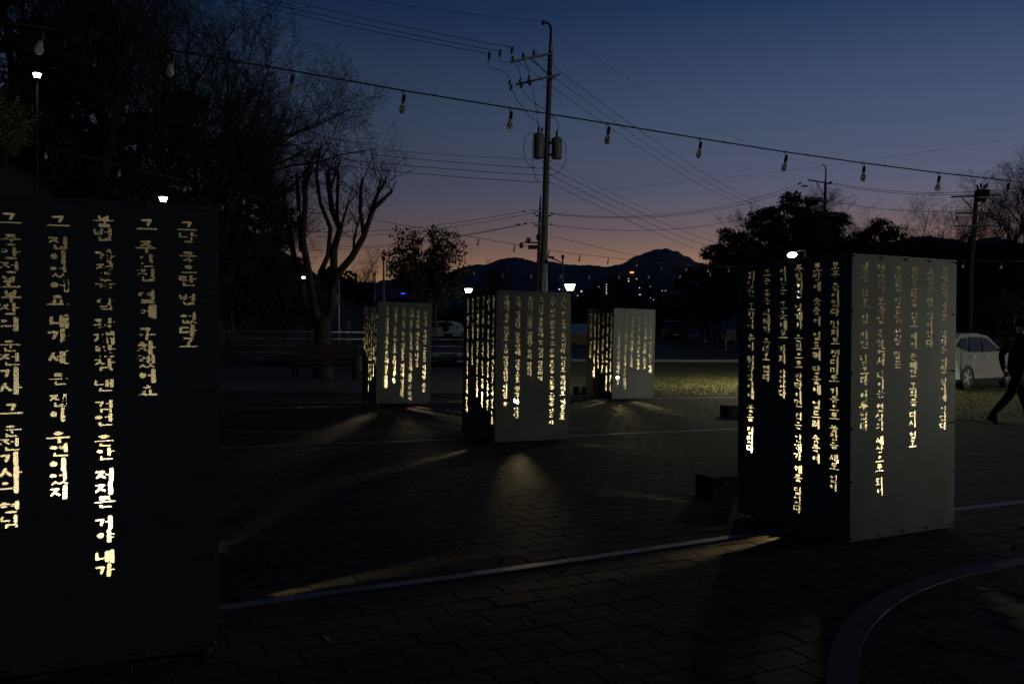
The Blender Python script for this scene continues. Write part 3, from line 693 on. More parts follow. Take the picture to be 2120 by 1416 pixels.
for px, d, H, v, rz, lab in (
    (1480, 88, 9.5, 3, .5, 'low bare tree left of the evergreen mass'), (1525, 90, 12, 1, 2.0, 'bare tree rising from the left flank of the evergreen mass'),
    (1625, 90, 15.5, 2, 3.1, 'tall bare tree behind the evergreen mass, left of the slim utility pole'), (1668, 96, 17, 0, 1.1, 'bare tree touching the slim utility pole from the left'),
    (1765, 90, 14, 4, .4, 'narrow bare tree between the two right-hand utility poles'), (1880, 72, 12.5, 3, 4.4, 'spreading bare tree above the right face of the large lantern'),
    (1945, 76, 12.5, 1, 5.2, 'bare tree just left of the crossarm pole at the right'), (2085, 64, 13, 2, .9, 'bare tree at the right edge behind the crossarm pole'),
    (1575, 86, 13.5, 0, 4.2, 'bare tree standing behind the middle of the evergreen mass'), (1715, 84, 13, 3, 2.9, 'bare tree right behind the slim utility pole'), (1825, 80, 12, 2, 5.6, 'bare tree above the top corner of the large lantern'), (1995, 70, 12, 4, 1.7, 'bare tree in line with the crossarm pole'), (2045, 74, 13, 0, .4, 'bare tree between the crossarm pole and the right edge'),
    (2160, 56, 13, 0, 3.6, 'bare tree half cut by the right edge'),
    (763, 95, 9.5, 4, 2.2, 'thin bare tree between the pollarded tree and the leafy tree'), (1003, 130, 11.5, 3, .2, 'small far bare tree on the skyline left of the utility pole')):
    p = P(px, 600, d); bare_tree(v, p.x, d, H, rz, lab, 'bare trees along the skyline')


def leaf_cloud(m, c, rad, n, s, rg, flat=1.0):
    for _ in range(n):
        while True:
            v = Vector((rg.uniform(-1, 1), rg.uniform(-1, 1), rg.uniform(-1, 1)))
            if v.length < 1: break
        p = Vector(c) + Vector((v.x * rad, v.y * rad, v.z * rad * flat)); a = Vector((rg.gauss(0, 1), rg.gauss(0, 1), rg.gauss(0, 1))).normalized(); b = a.orthogonal().normalized()
        b = Matrix.Rotation(rg.uniform(0, 6.28), 3, a) @ b; e = a.cross(b); l = s * rg.uniform(.6, 1.4)
        m.add([p - b * l, p + e * l * .5, p + b * l, p - e * l * .5], [(0, 1, 2, 3)])
def pine(seed, H):
    rg = random.Random(seed); tr, cw = MB(), MB(); pts = [Vector((0, 0, -.3))]; q = Vector((0, 0, 0)); bend = rg.uniform(-.1, .1)
    for i in range(6): q = q + Vector((rg.uniform(-.3, .3) + bend, rg.uniform(-.3, .3), H / 6)); pts.append(q.copy())
    tr.tube(pts, [.22 * (1 - i / 7.5) for i in range(7)], 7, cap=False)
    for i in range(26):
        t = .22 + .78 * (i + rg.random()) / 26; f = t * 6; a = min(int(f), 5); p = pts[a].lerp(pts[a + 1], f - a); an = rg.uniform(0, 2 * PI)
        L = (1.15 - t) * H * .32 * rg.uniform(.6, 1.2) + .4; e = p + Vector((math.cos(an) * L, math.sin(an) * L, L * rg.uniform(-.05, .35)))
        tr.tube([p, p.lerp(e, .5) + Vector((0, 0, .1 * L)), e], [.06, .04, .02], 4, cap=False)
        for kk in range(4):
            c = p.lerp(e, .4 + .2 * kk) + Vector((rg.uniform(-.3, .3), rg.uniform(-.3, .3), rg.uniform(-.1, .3)))
            leaf_cloud(cw, c, rg.uniform(.45, .85), 85, .115, rg, .45)
    a = tr.mesh('trunk', True); a.materials.append(BARK); b = cw.mesh('crown'); b.materials.append(LEAFD); return a, b
def broadleaf(seed, H, Rr, n, s, mt, hs=.55, bark=BARK, fl=.8):
    rg = random.Random(seed); tr, cw = MB(), MB()
    tr.tube([(0, 0, -.2), (.05, 0, H * .25), (0, .05, H * .5)], [.13, .10, .07], 7, cap=False)
    for i in range(14):
        an = rg.uniform(0, 2 * PI); e = Vector((math.cos(an) * Rr * rg.uniform(.3, .95), math.sin(an) * Rr * rg.uniform(.3, .95), H * rg.uniform(.45, .98)))
        p = Vector((0, 0, H * rg.uniform(.22, .48))); mid = p.lerp(e, .5) + Vector((rg.uniform(-.2, .2), rg.uniform(-.2, .2), .2))
        tr.tube([p, mid, e], [.05, .035, .012], 4, cap=False)
        for kk in range(4): leaf_cloud(cw, p.lerp(e, .35 + .21 * kk) + Vector((rg.uniform(-.3, .3), rg.uniform(-.3, .3), rg.uniform(-.2, .3))), Rr * rg.uniform(.18, .36), n // 56, s, rg, fl)
    a = tr.mesh('trunk', True); a.materials.append(bark); b = cw.mesh('crown'); b.materials.append(mt); return a, b
PN = [pine(21, 10), pine(22, 10), pine(23, 10)]
SH = [broadleaf(31, 5, 2.6, 5200, .12, LEAFD), broadleaf(32, 5, 2.4, 5200, .12, LEAFD)]
def inst(name, meshes, label, cat, x, y, s, rz, group, z=None, sz=None):
    t = thing(name, label, cat, (x, y, gr(x, y) if z is None else z), rz, group); t.scale = (s, s, sz or s)
    link('trunk', meshes[0], t); link('crown', meshes[1], t); return t
for px, d, s, v, rz, lab in (
    (1422, 74, .62, 0, .4, 'small pine standing alone at the left end of the dark wood'), (1525, 76, .98, 1, 1.0, 'dark pine, leftmost of the evergreen mass'),
    (1575, 72, 1.1, 2, 2.2, 'dark pine in the front of the evergreen mass'), (1640, 78, 1.3, 0, 3.0, 'tallest dark pine of the evergreen mass'),
    (1680, 72, 1.12, 1, .2, 'dark pine left of the slim utility pole'), (1735, 74, 1.1, 2, 4.0, 'dark pine with layered boughs right of the slim utility pole'),
    (1830, 70, .98, 0, 5.0, 'dark pine above the top corner of the large lantern'), (1600, 84, 1.25, 1, 2.6, 'dark pine at the back of the evergreen mass'),
    (50, 50, 1.15, 0, 1.2, 'tall dark pine near the left edge of the hillside'), (215, 53, 1.15, 1, 3.3, 'dark pine high in the middle of the hillside grove'), (395, 50, 1.05, 2, 5.1, 'dark pine right of the lamp over the nearest lantern'), (1785, 82, 1.05, 1, 4.6, 'dark pine at the right end of the evergreen mass'), (1470, 84, .9, 2, 2.0, 'dark pine on the left flank of the evergreen mass'),
    (545, 56, .92, 2, .9, 'dark pine on the hill foot behind the bare trees'), (572, 60, .85, 1, 1.6, 'dark pine right behind the stubs of the pollarded tree'), (470, 60, 1.0, 0, 2.9, 'dark pine between the hillside trunks'),
    (150, 46, .8, 1, .7, 'dark pine low on the hillside above the nearest lantern'), (285, 46, .7, 2, 1.7, 'dark pine beside the lamp over the nearest lantern')):
    p = P(px, 600, d); inst('pine_tree', PN[v], lab, 'pine', p.x, d, s, rz, 'pines')
def mass(name, items, label, cat):
    """a wood or thicket that reads as one dark mass: many leafy growths baked into one object"""
    vs_, ls, st = [], [], []
    for ms, M in items:
        for me in ms:
            n = len(me.vertices); a = np.empty(n * 3, 'f'); me.vertices.foreach_get('co', a); a = a.reshape(-1, 3)
            M_ = np.array(M, 'f'); o = sum(len(q) for q in vs_); vs_.append(a @ M_[:3, :3].T + M_[:3, 3])
            l = np.empty(len(me.loops), 'i'); me.loops.foreach_get('vertex_index', l); ls.append(l + o)
            t_ = np.empty(len(me.polygons), 'i'); me.polygons.foreach_get('loop_total', t_); st.append(t_)
    V = np.concatenate(vs_); L = np.concatenate(ls); T = np.concatenate(st); me = bpy.data.meshes.new(name)
    me.vertices.add(len(V)); me.vertices.foreach_set('co', V.ravel().astype('f')); me.loops.add(len(L)); me.loops.foreach_set('vertex_index', L); me.polygons.add(len(T))
    me.polygons.foreach_set('loop_start', np.concatenate(([0], np.cumsum(T)[:-1])).astype('i')); me.update(calc_edges=True); me.materials.append(LEAFD)
    tag(link(name, me), label, cat, kind='stuff')
def place(x, y, s, rz, sz): return Matrix.Translation((x, y, gr(x, y))) @ Matrix.Rotation(rz, 4, 'Z') @ Matrix.Diagonal((s, s, sz, 1))
it = []
for i, (px, d, s, hz) in enumerate(((1420, 92, 1.1, .9), (1455, 100, 1.3, 1.1), (1490, 94, 1.5, 1.8), (1535, 98, 1.7, 2.2), (1585, 94, 1.8, 2.4), (1640, 98, 1.9, 2.6), (1700, 92, 1.9, 2.3), (1760, 94, 1.8, 2.0), (1815, 88, 1.8, 2.2), (1880, 86, 1.8, 2.0), (1935, 80, 1.6, 1.75), (1995, 76, 1.6, 1.7), (2050, 70, 1.6, 1.6), (2110, 66, 1.6, 1.55), (2165, 62, 1.5, 1.2), (2030, 52, 1.0, .75), (2090, 46, 1.0, .75), (1360, 104, 1.2, .8), (1310, 108, 1.2, .7))):
    p = P(px, 600, d); it.append((SH[i % 2], place(p.x, d, s, i * 1.3, hz)))
mass('dark_wood', it, 'black mass of evergreen wood behind the van and the large lantern', 'wood')
it = []
for i, (px, d, s) in enumerate(((30, 44, .8), (140, 45, .9), (250, 43, .8), (400, 44, .8), (480, 45, .9), (545, 46, .8), (350, 44, 1.0), (60, 46, 1.1), (590, 52, .7), (640, 60, .8), (180, 44, 1.0), (440, 52, 1.0))):
    p = P(px, 600, d); it.append((SH[i % 2], place(p.x, d, s, i, s)))
mass('hillside_undergrowth', it, 'dark undergrowth covering the left hillside', 'undergrowth')
it = []
for i, px in enumerate(range(700, 1420, 45)):
    d = 150 + (i * 37) % 40; p = P(px, 600, d); it.append((SH[i % 2], place(p.x, d, 1.5 + (i % 3) * .35, i * .9, .95 + (i * 7 % 5) * .12)))
mass('far_tree_belt', it, 'dark belt of far trees below the mountains', 'trees')

# shrubs with yellow leaves that the park lamps catch
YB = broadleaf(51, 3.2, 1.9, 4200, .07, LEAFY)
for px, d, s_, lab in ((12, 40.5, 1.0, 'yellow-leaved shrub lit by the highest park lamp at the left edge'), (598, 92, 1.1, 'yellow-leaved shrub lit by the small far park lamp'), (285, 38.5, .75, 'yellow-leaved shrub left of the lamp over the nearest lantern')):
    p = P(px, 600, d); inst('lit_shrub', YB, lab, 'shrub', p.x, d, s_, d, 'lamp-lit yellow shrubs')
# the leafy tree over the far lantern and the lamp-lit sapling
def round_tree(seed):
    rg = random.Random(seed); tr, cw = MB(), MB(); c = Vector((0, 0, 4.05))
    tr.tube([(0, 0, -.2), (.05, .03, 1.2), (.0, 0, 2.6)], [.12, .10, .08], 8, cap=False)
    for i in range(46):
        an = rg.uniform(0, 2 * PI); ph = rg.uniform(-.45, 1.35); R1 = rg.uniform(.75, 1.12)
        e = c + Vector((math.cos(an) * math.cos(ph) * 1.75, math.sin(an) * math.cos(ph) * 1.75, math.sin(ph) * 1.55)) * R1; p = Vector((0, 0, rg.uniform(1.8, 2.9)))
        mid = p.lerp(e, .5) + Vector((0, 0, .15)); tr.tube([p, mid, e], [.035, .02, .006], 3, cap=False)
        tr.tube([e, e + (e - c).normalized() * rg.uniform(.3, .8) + Vector((0, 0, .2))], [.006, .003], 3, cap=False)
        for kk in range(5):
            leaf_cloud(cw, p.lerp(e, .38 + .15 * kk) + Vector((rg.uniform(-.15, .15), rg.uniform(-.15, .15), rg.uniform(-.1, .15))), rg.uniform(.2, .42), 46, .066, rg, .8)
    a = tr.mesh('trunk', True); a.materials.append(BARK); b = cw.mesh('crown'); b.materials.append(LEAFR); return a, b
bl = round_tree(41)
p = P(880, 600, 36); inst('leafy_tree', bl, 'tree with withered dark leaves above the left far lantern', 'tree', p.x, 36, 1.0, .6, 'park trees', z=gz(36) + .25)
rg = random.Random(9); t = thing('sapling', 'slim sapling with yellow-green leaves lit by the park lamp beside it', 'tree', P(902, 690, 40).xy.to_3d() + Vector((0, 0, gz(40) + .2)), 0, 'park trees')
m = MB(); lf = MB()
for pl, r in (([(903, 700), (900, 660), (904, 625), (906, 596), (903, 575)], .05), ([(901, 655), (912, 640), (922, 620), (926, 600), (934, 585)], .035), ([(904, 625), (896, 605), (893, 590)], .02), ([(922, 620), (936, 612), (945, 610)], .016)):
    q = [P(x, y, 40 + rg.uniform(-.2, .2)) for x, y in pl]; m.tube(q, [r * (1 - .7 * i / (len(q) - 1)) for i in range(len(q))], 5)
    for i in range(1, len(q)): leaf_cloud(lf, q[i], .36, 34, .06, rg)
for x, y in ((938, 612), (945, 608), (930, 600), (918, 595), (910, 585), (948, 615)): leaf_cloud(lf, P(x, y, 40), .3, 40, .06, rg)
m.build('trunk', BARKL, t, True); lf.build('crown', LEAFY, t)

# pollarded tree: limbs traced in one plane, each pushed to its own depth
PD = 29.7; rg = random.Random(5)
tb = G(668, 786); t = thing('pollarded_tree', 'big pollarded tree with cut stubs and thin regrowth behind the bench', 'tree', (tb.x, PD, gz(PD)), 0, 'park trees')
m = MB(); q = [P(669, 800, PD), P(669, 760, PD), P(667, 715, PD), P(668, 680, PD), P(668, 655, PD)]; m.tube(q, [.42, .33, .30, .30, .24], 12); m.build('trunk', BARK, t, True)
LIMBS = [([(672, 670), (686, 640), (691, 564), (691, 516), (704, 475), (687, 434), (678, 358)], .17, .085, 0), ([(700, 470), (697, 449), (699, 400), (700, 360)], .07, .05, .1), ([(686, 425), (684, 391), (693, 365), (703, 336)], .06, .03, -.1), ([(704, 475), (712, 450), (721, 424)], .06, .03, .1),
         ([(690, 590), (697, 569), (728, 533), (752, 492), (767, 449), (776, 430), (812, 396)], .15, .05, -.5), ([(765, 452), (772, 425), (783, 400), (796, 380)], .08, .05, -.6), ([(752, 485), (750, 460), (746, 434), (746, 400), (750, 374)], .07, .05, -.3), ([(732, 528), (733, 497), (739, 470), (745, 449)], .055, .03, -.6), ([(770, 440), (778, 410), (787, 378)], .05, .03, -.4),
         ([(672, 590), (663, 565), (680, 528), (684, 473), (663, 420), (655, 360), (660, 324)], .12, .04, .6), ([(660, 680), (634, 640), (612, 552), (602, 492), (590, 425), (586, 377)], .13, .07, .3), ([(662, 670), (651, 640), (639, 564), (627, 497), (632, 420), (632, 353)], .16, .08, -.3), ([(632, 395), (636, 375), (644, 356)], .07, .05, -.3), ([(625, 520), (620, 470), (618, 420), (614, 362)], .10, .06, .5)]
for pts, r0, r1, dd in LIMBS:
    m = MB(); n = len(pts); m.tube([P(x, y, PD + dd * min(1, i / 2) + rg.uniform(-.1, .1)) for i, (x, y) in enumerate(pts)], [r0 + (r1 - r0) * i / (n - 1) for i in range(n)], 8); m.build('limb', BARK, t, True)
m = MB()
for pts, r0, r1, dd in LIMBS:
    for k_ in range(13):
        i = rg.randrange(max(0, len(pts) - 3), len(pts)); x, y = pts[i]; o = P(x, y, PD + dd); L = rg.uniform(.5, 1.5); dv = Vector((rg.uniform(-.8, .8), rg.uniform(-.8, .8), rg.uniform(.3, 1))).normalized()
        e = o + dv * L; m.tube([o, o.lerp(e, .5) + Vector((rg.uniform(-.1, .1), 0, .05)), e], [.014, .010, .005], 3, cap=False)
        for _ in range(3):
            b = o.lerp(e, rg.uniform(.4, .9)); m.tube([b, b + (dv + Vector((rg.uniform(-.7, .7), rg.uniform(-.7, .7), .2))).normalized() * L * .4], [.008, .004], 3, cap=False)
m.build('crown', TWIG, t)

# ------------------------------------------------------------------ lamps
def park_lamp(px, py, d, label, wpx, lit=True):
    top = P(px, py, d); x, y = top.x, top.y; b = gr(x, y); s = wpx / FPX * d
    t = thing('park_lamp', label, 'lamp', (x, y, b), 0, 'park lamps')
    m = MB(); m.lathe([(.10, -.1), (.10, .05), (.055, .3), (.045, top.z - b - s * .45)], 10, c=(x, y, b)); m.build('post', mat('dark painted post', (.03, .03, .032), .5), t, True)
    m = MB(); m.lathe([(s * .10, -s * .45), (s * .26, -s * .42), (s * .29, -s * .36)], 14, c=(x, y, top.z)); m.build('collar', GALV, t, True)
    m = MB(); m.lathe([(s * .27, -s * .35), (s * .47, s * .16), (s * .05, s * .17)], 16, c=(x, y, top.z)); m.build('diffuser', LAMPG, t, True)
    m = MB(); m.lathe([(s * .52, s * .175), (s * .50, s * .22), (s * .2, s * .27), (s * .02, s * .28)], 16, c=(x, y, top.z)); m.build('cap', GALV, t, True)
park_lamp(77, 156, 38, 'lit park lamp highest up on the left hillside', 17)
park_lamp(338, 412, 36, 'lit park lamp shining over the top edge of the nearest lantern', 18)
park_lamp(629, 575, 80, 'small far lit park lamp behind the pollarded tree', 10)
park_lamp(970, 601, 52, 'lit park lamp beside the sapling, left of the middle lantern', 17)
park_lamp(1180, 593, 37, 'brightest lit park lamp, just above the middle lantern', 23)
# floodlight over the wood and the street lamp past the right edge
def flood(pos, aim, label, s, mt, arm, mount):
    pos = Vector(pos); b = Vector((pos.x + arm, pos.y + .3, gr(pos.x, pos.y))); t = thing('street_lamp', label, 'lamp', b, 0, 'street lamps')
    m = MB(); m.lathe([(.11, -.1), (.09, .5), (.05, pos.z - b.z + .25)], 10, c=b); m.build('post', GALV, t, True)
    m = MB(); m.tube([(b.x, b.y, pos.z + .2), (b.x - arm * .5, b.y - .15, pos.z + .16), pos + Vector((0, 0, .06))], .03, 6); m.build('arm', GALV, t, True)
    z = (Vector(aim) - pos).normalized(); x = z.orthogonal().normalized(); Mr = Matrix((x, z.cross(x), z)).transposed()
    m = MB(); m.lathe([(s * .02, -.10), (s * .5, -.06), (s * .55, .0), (s * .52, .0)], 16, c=pos, M=Mr); m.build('head', GALV, t, True)
    m = MB(); m.lathe([(s * .50, .004), (s * .46, .02), (s * .02, .03)], 16, c=pos, M=Mr); m.build('lens', mt, t, True)
flood(P(1640, 528, 31), (9.7, 28.6, 0), 'lit floodlight head above the left face of the large lantern', .33, FLOODG, .55, 1)
LAWNG = mat('lit lawn lamp lens', (1, 1, 1), .5, emit=(1.0, .93, .56), es=LAWN_L)
flood((8.4, 26.3, 3.45), (8.2, 25.9, 0), 'lit street lamp over the lawn, hidden behind the large lantern', .36, LAWNG, .5, 1)
flood((33, 17.3, 1.2), (2, 20.5, 1.2), 'lit low floodlight standing far off past the right edge of the plaza', .36, ROADG, .9, 1)
# unlit slim poles
def slim_pole(x0, y0, x1, y1, d, r, label, extra=None, mt=GALV):
    a = P(x0, y0, d); b = Vector((P(x1, y1, d).x, d, gr(P(x1, y1, d).x, d))); t = thing('lamp_pole', label, 'pole', b, 0, 'slim unlit poles')
    m = MB(); m.tube([b, a], [r, r * .75], 8); m.build('shaft', mt, t, True)
    m = MB(); m.lathe([(r * 1.5, -.02), (r * 1.5, .12), (r * .4, .16)], 8, c=a); m.build('top_cap', DARKPL, t, True)
    if extra:
        m = MB(); m.tube([P(x, y, d) for x, y in extra], .035, 6); m.build('arm', mt, t, True)
        e = P(*extra[-1], d); m = MB(); m.box(e, (.5, .2, .09)); m.build('lamp_head', DARKPL, t)
slim_pole(1165, 534, 1166, 700, 44, .055, 'slim grey pole just left of the brightest park lamp', [(1165, 545), (1150, 538), (1137, 533)])
slim_pole(1131.5, 545, 1131, 700, 36, .05, 'silver pole touching the right side of the main utility pole', None, STAIN)
slim_pole(794, 538, 796, 700, 42, .06, 'bright steel pole behind the left far lantern', [(800, 575), (801, 545), (808, 528), (822, 520), (832, 518)], STAIN)
slim_pole(776, 570, 777, 700, 55, .05, 'thin dim pole left of the bright steel pole')
slim_pole(702, 578, 702, 690, 48, .04, 'thin pole carrying a pale banner right of the pollarded tree', None, STAIN)
p = P(697, 620, 48); t = thing('banner', 'pale cloth banner hanging on the thin pole beside the tree', 'banner', p, 0)
m = MB()
for i in range(5):
    for j in range(2): m.v.append((p.x + .16 - j * .30 + math.sin(i) * .02, p.y + math.cos(i * 1.4) * .05, p.z + .36 - i * .16))
m.f = [(2 * i, 2 * i + 1, 2 * i + 3, 2 * i + 2) for i in range(4)]; m.build('cloth', mat('pale cloth', (.35, .34, .42), .9), t)
m = MB(); m.tube([(p.x + .2, p.y, p.z + .38), (p.x - .18, p.y, p.z + .38)], .01, 5); m.build('rod', GALV, t)

# ------------------------------------------------------------------ utility poles and wires
UD = 38.0
ub = Vector((P(1119, 756, UD).x, UD, gz(UD)))
t = thing('utility_pole', 'tall concrete utility pole with two transformers behind the middle lantern', 'utility pole', ub, 0, 'utility poles')
m = MB(); m.tube([ub - Vector((0, 0, .2)), P(1124, 600, UD), P(1131, 350, UD), P(1139.4, 108, UD)], [.20, .165, .14, .105], 14); m.build('shaft', CONC, t, True)
m = MB(); m.tube([P(1139.4, 120, UD), P(1140, 80, UD), P(1140.7, 64, UD), P(1139, 54, UD), P(1134, 48.5, UD), P(1126, 47.5, UD)], [.10, .06, .055, .055, .055, .05], 8); m.build('top_hook', BOLT, t, True)
m = MB(); m.lathe([(.06, -.09), (.09, -.03), (.09, .05), (.05, .1)], 8, c=P(1125, 48, UD)); m.build('hook_insulator', PORC, t, True)
def bar(a, b, s, name, mt, par):
    a, b = Vector(a), Vector(b); z = (b - a).normalized(); x = z.cross(Vector((0, 0, 1))).normalized(); y = z.cross(x); Mr = Matrix((x, y, z)).transposed()
    m = MB(); m.box((a + b) / 2, (s, s, (b - a).length), Mr); return m.build(name, mt, par)
bar(P(1141, 111.5, UD - .15), P(1056, 129.5, UD - .6), .09, 'crossarm', GALV, t)
bar(P(1100, 121, UD - .4), P(1134, 154, UD - .15), .05, 'brace', GALV, t)
bar(P(1158, 154.5, UD - .2), P(1068, 176, UD - .6), .09, 'crossarm', GALV, t)
bar(P(1150, 157, UD - .2), P(1137, 172, UD - .15), .05, 'brace', GALV, t)
ins = MB(); ins.lathe([(.03, -.16), (.075, -.12), (.05, -.09), (.075, -.04), (.05, 0), (.075, .05), (.05, .09), (.06, .14), (.03, .16)], 8); ins_me = ins.mesh('insulator', True); ins_me.materials.append(PORC)
def insul(p, par, rx=0, ry=0, s=1, name='insulator'):
    o = link(name, ins_me, par); o.location = Vector(p) - base_of(par); o.rotation_euler = (rx, ry, 0); o.scale = (s, s, s); return o
for x, y in ((1061, 124), (1083, 118), (1105, 112)): insul(P(x, y - 1, UD - .45), t, s=.9)
for x, y in ((1060, 104.5), (1035, 111), (1013, 116)): insul(P(x, y, UD - .5), t, rx=.1, ry=.15, s=1.0, name='strain_insulator')
for x, y in ((1056, 176), (1078, 171), (1096, 166)):
    o = insul(P(x - 1, y - 5, UD - .6), t, ry=.3, s=.7, name='fuse_cutout'); o = insul(P(x + 2, y + 6, UD - .6), t, ry=.3, s=.9, name='fuse_cutout'); bar(P(x - 2, y - 8, UD - .72), P(x + 1, y + 8, UD - .72), .03, 'fuse_tube', DARKPL, t)
for x0, x1, y0, y1, lab in ((1104.5, 1126, 279, 328, 'a'), (1141.5, 1163.5, 288, 329, 'b')):
    a = P((x0 + x1) / 2, (y0 + y1) / 2, UD - .05); r = (x1 - x0) / 2 / FPX * UD; h = (y1 - y0) / FPX * UD
    m = MB(); m.lathe([(r * .93, -h / 2), (r, -h / 2 + .04), (r, h / 2 - .06), (r * 1.06, h / 2 - .05), (r * 1.06, h / 2 - .01), (r * .7, h / 2 + .05), (r * .2, h / 2 + .07)], 20, c=a); tk = m.build('transformer', TANK, t, True)
    for dx in ((-.01, .14) if lab == 'a' else (.0,)):
        o = link('bushing', ins_me, tk); o.location = Vector((a.x + dx * 1.0, a.y, a.z + h / 2 + .2)) - base_of(t); o.scale = (.8, .8, 1.0 if dx < .1 else .6)
    m = MB(); m.box((a.x + (.26 if lab == 'a' else -.26), a.y, a.z + h * .3), (.2, .08, .1)); m.build('bracket', BOLT, tk if False else t)
    m = MB(); m.box((a.x + (.26 if lab == 'a' else -.26), a.y, a.z - h * .3), (.2, .08, .1)); m.build('bracket', BOLT, t)
for x, y in ((1124, 334), (1122, 348), (1122, 363), (1121, 378)):
    insul(P(x, y, UD - .2), t, rx=PI / 2, s=.4, name='spool_insulator'); insul(P(x + 17, y, UD - .2), t, rx=PI / 2, s=.4, name='spool_insulator')
for i, (x, y) in enumerate(((1130, 180), (1142, 197), (1129, 220), (1141, 243), (1127, 263))): 
    a = P(x, y, UD); m = MB(); m.tube([a + Vector((-.09, 0, 0)), a + Vector((.09, 0, 0))], .015, 4); m.build('step_bolt', BOLT, t)
JP = [[(1013, 122), (1010, 135), (1014, 142), (1030, 144), (1046, 150), (1054, 163)], [(1035, 117), (1036, 127), (1040, 131), (1058, 128)], [(1065, 131), (1075, 143), (1077, 158)], [(1086, 126), (1093, 140), (1094, 155)], [(1061, 188), (1072, 210), (1095, 240), (1118, 258), (1122, 270)], [(1082, 185), (1096, 206), (1130, 230)], [(1102, 181), (1107, 205), (1112, 240), (1114, 263)], [(1142, 238), (1152, 248), (1156, 262), (1155, 272)],
      [(1106, 275), (1096, 276), (1088, 285), (1083, 310), (1087, 330), (1098, 345), (1112, 349)], [(1103, 290), (1102, 320), (1104, 350), (1110, 372), (1118, 378)], [(1168, 291), (1172, 310), (1172, 333), (1162, 352), (1150, 361), (1140, 363)]]
for q in JP:
    m = MB(); m.tube([P(x, y, UD - .45) for x, y in q], .013, 4); m.build('jumper_wire', WIRE, t, True)

def wire(a, b, sag, r, label, n=18, group='overhead wires'):
    a, b = Vector(a), Vector(b); pts = [a.lerp(b, i / n) - Vector((0, 0, sag * 4 * (i / n) * (1 - i / n))) for i in range(n + 1)]
    m = MB(); m.tube(pts, r, 4, cap=False); o = m.build('overhead_wire', WIRE, None, True); tag(o, label, 'wire', group)
for (x0, y0, x1, y1), nm in zip(((1012, 112, 120, -95), (1034, 107, 160, -97), (1060, 99, 230, -95)), ('lowest', 'middle', 'highest')):
    wire(P(x0, y0, UD - .5), P(x1, y1, UD + 2), .25, .014, f'{nm} of three high wires running from the main pole to the top left')
wire(P(1124, 45, UD), P(500, -45, UD + 4), .2, .008, 'thin topmost wire from the pole hook to the upper left')
for (x0, y0, x1, y1, r), nm in zip(((1118, 331, 380, 264, .008), (1118, 349, 380, 268, .013), (1118, 363, 380, 286, .013), (1118, 378, 380, 300, .013)), ('thin top', 'second', 'third', 'lowest')):
    wire(P(x0, y0, UD - .2), P(x1, y1, UD + 6), .22, r, f'{nm} of four low wires running left from the main pole')
for (x0, y0, dd, x1, y1), nm in zip(((1061, 120, -.45, 1588, 438), (1083, 113, -.45, 1600, 434), (1105, 107, -.45, 1612, 428)), ('lowest', 'middle', 'highest')):
    wire(P(x0, y0, UD + dd), P(x1, y1, 120), 1.2, .016, f'{nm} of three high wires sloping right from the main pole')
wire(P(1141, 60, UD), P(1707, 343, 85), 1.2, .007, 'thin wire from the main pole top to the slim right-hand pole')
for (x0, y0, x1, y1, r), nm in zip(((1140, 335, 1570, 508, .008), (1140, 349, 1570, 520, .013), (1140, 363, 1570, 533, .013), (1140, 378, 1570, 546, .013)), ('top', 'second', 'third', 'lowest')):
    wire(P(x0, y0, UD - .2), P(x1, y1, 110), .8, r, f'{nm} of four low wires sloping right from the main pole')
# second pole (with the camera and the sign board), just left of the main pole
SD = 60.0; sb = Vector((P(1111, 700, SD).x, SD, gz(SD)))
t = thing('utility_pole', 'slimmer pole with security cameras and a small board left of the main pole', 'utility pole', sb, 0, 'utility poles')
m = MB(); m.tube([sb - Vector((0, 0, .2)), P(1113, 600, SD), P(1118, 440, SD), P(1119, 404, SD)], [.17, .14, .10, .03], 10); m.build('shaft', CONC, t, True)
for y in (437, 463): bar(P(1100, y - 2, SD - .3), P(1124, y + 2, SD), .08, 'crossarm', GALV, t)
for x, y in ((1085, 438), (1106, 442), (1112, 447), (1074, 465), (1088, 463), (1110, 467), (1142, 442), (1141, 465), (1138, 447)): insul(P(x, y, SD - .3), t, ry=PI / 2, s=.8)
bar(P(1085, 502, SD - .1), P(1116, 503, SD - .1), .10, 'camera_arm', BOLT, t)
m = MB(); m.box(P(1094, 497, SD - .1), (.30, .3, .28)); m.build('control_box', TANK, t)
m = MB(); m.lathe([(.02, -.22), (.13, -.16), (.15, 0), (.13, .14), (.05, .2)], 12, c=P(1079.5, 508, SD - .1)); m.build('dome_camera', TANK, t, True)
m = MB(); m.lathe([(.02, -.24), (.14, -.18), (.16, 0), (.14, .14), (.05, .2)], 12, c=P(1114.5, 491, SD - .2)); m.build('dome_camera', DARKPL, t, True)
m = MB(); m.box(P(1103, 512, SD - .25), (.66, .06, .28)); m.build('sign_board', mat('dark red board', (.10, .02, .015), .6), t)
TD = 72.0; tb_ = Vector((P(1704, 640, TD).x, TD, gz(TD)))
t = thing('utility_pole', 'slim utility pole with a curved top rising behind the large lantern', 'utility pole', tb_, 0, 'utility poles')
m = MB(); m.tube([tb_ - Vector((0, 0, .2)), P(1705, 520, TD), P(1709, 378, TD)], [.19, .15, .11], 10); m.build('shaft', CONC, t, True)
m = MB(); m.tube([P(1709, 380, TD), P(1710, 355, TD), P(1708, 345, TD), P(1703, 340, TD)], [.07, .06, .05, .04], 7); m.build('top_hook', BOLT, t, True)
bar(P(1674, 373, TD - .4), P(1721, 381, TD), .10, 'crossarm', GALV, t); bar(P(1671, 411, TD - .4), P(1716, 417, TD), .10, 'crossarm', GALV, t); bar(P(1717, 447, TD), P(1738, 446, TD), .08, 'crossarm', GALV, t)
bar(P(1690, 377, TD - .3), P(1706, 405, TD), .05, 'brace', GALV, t)
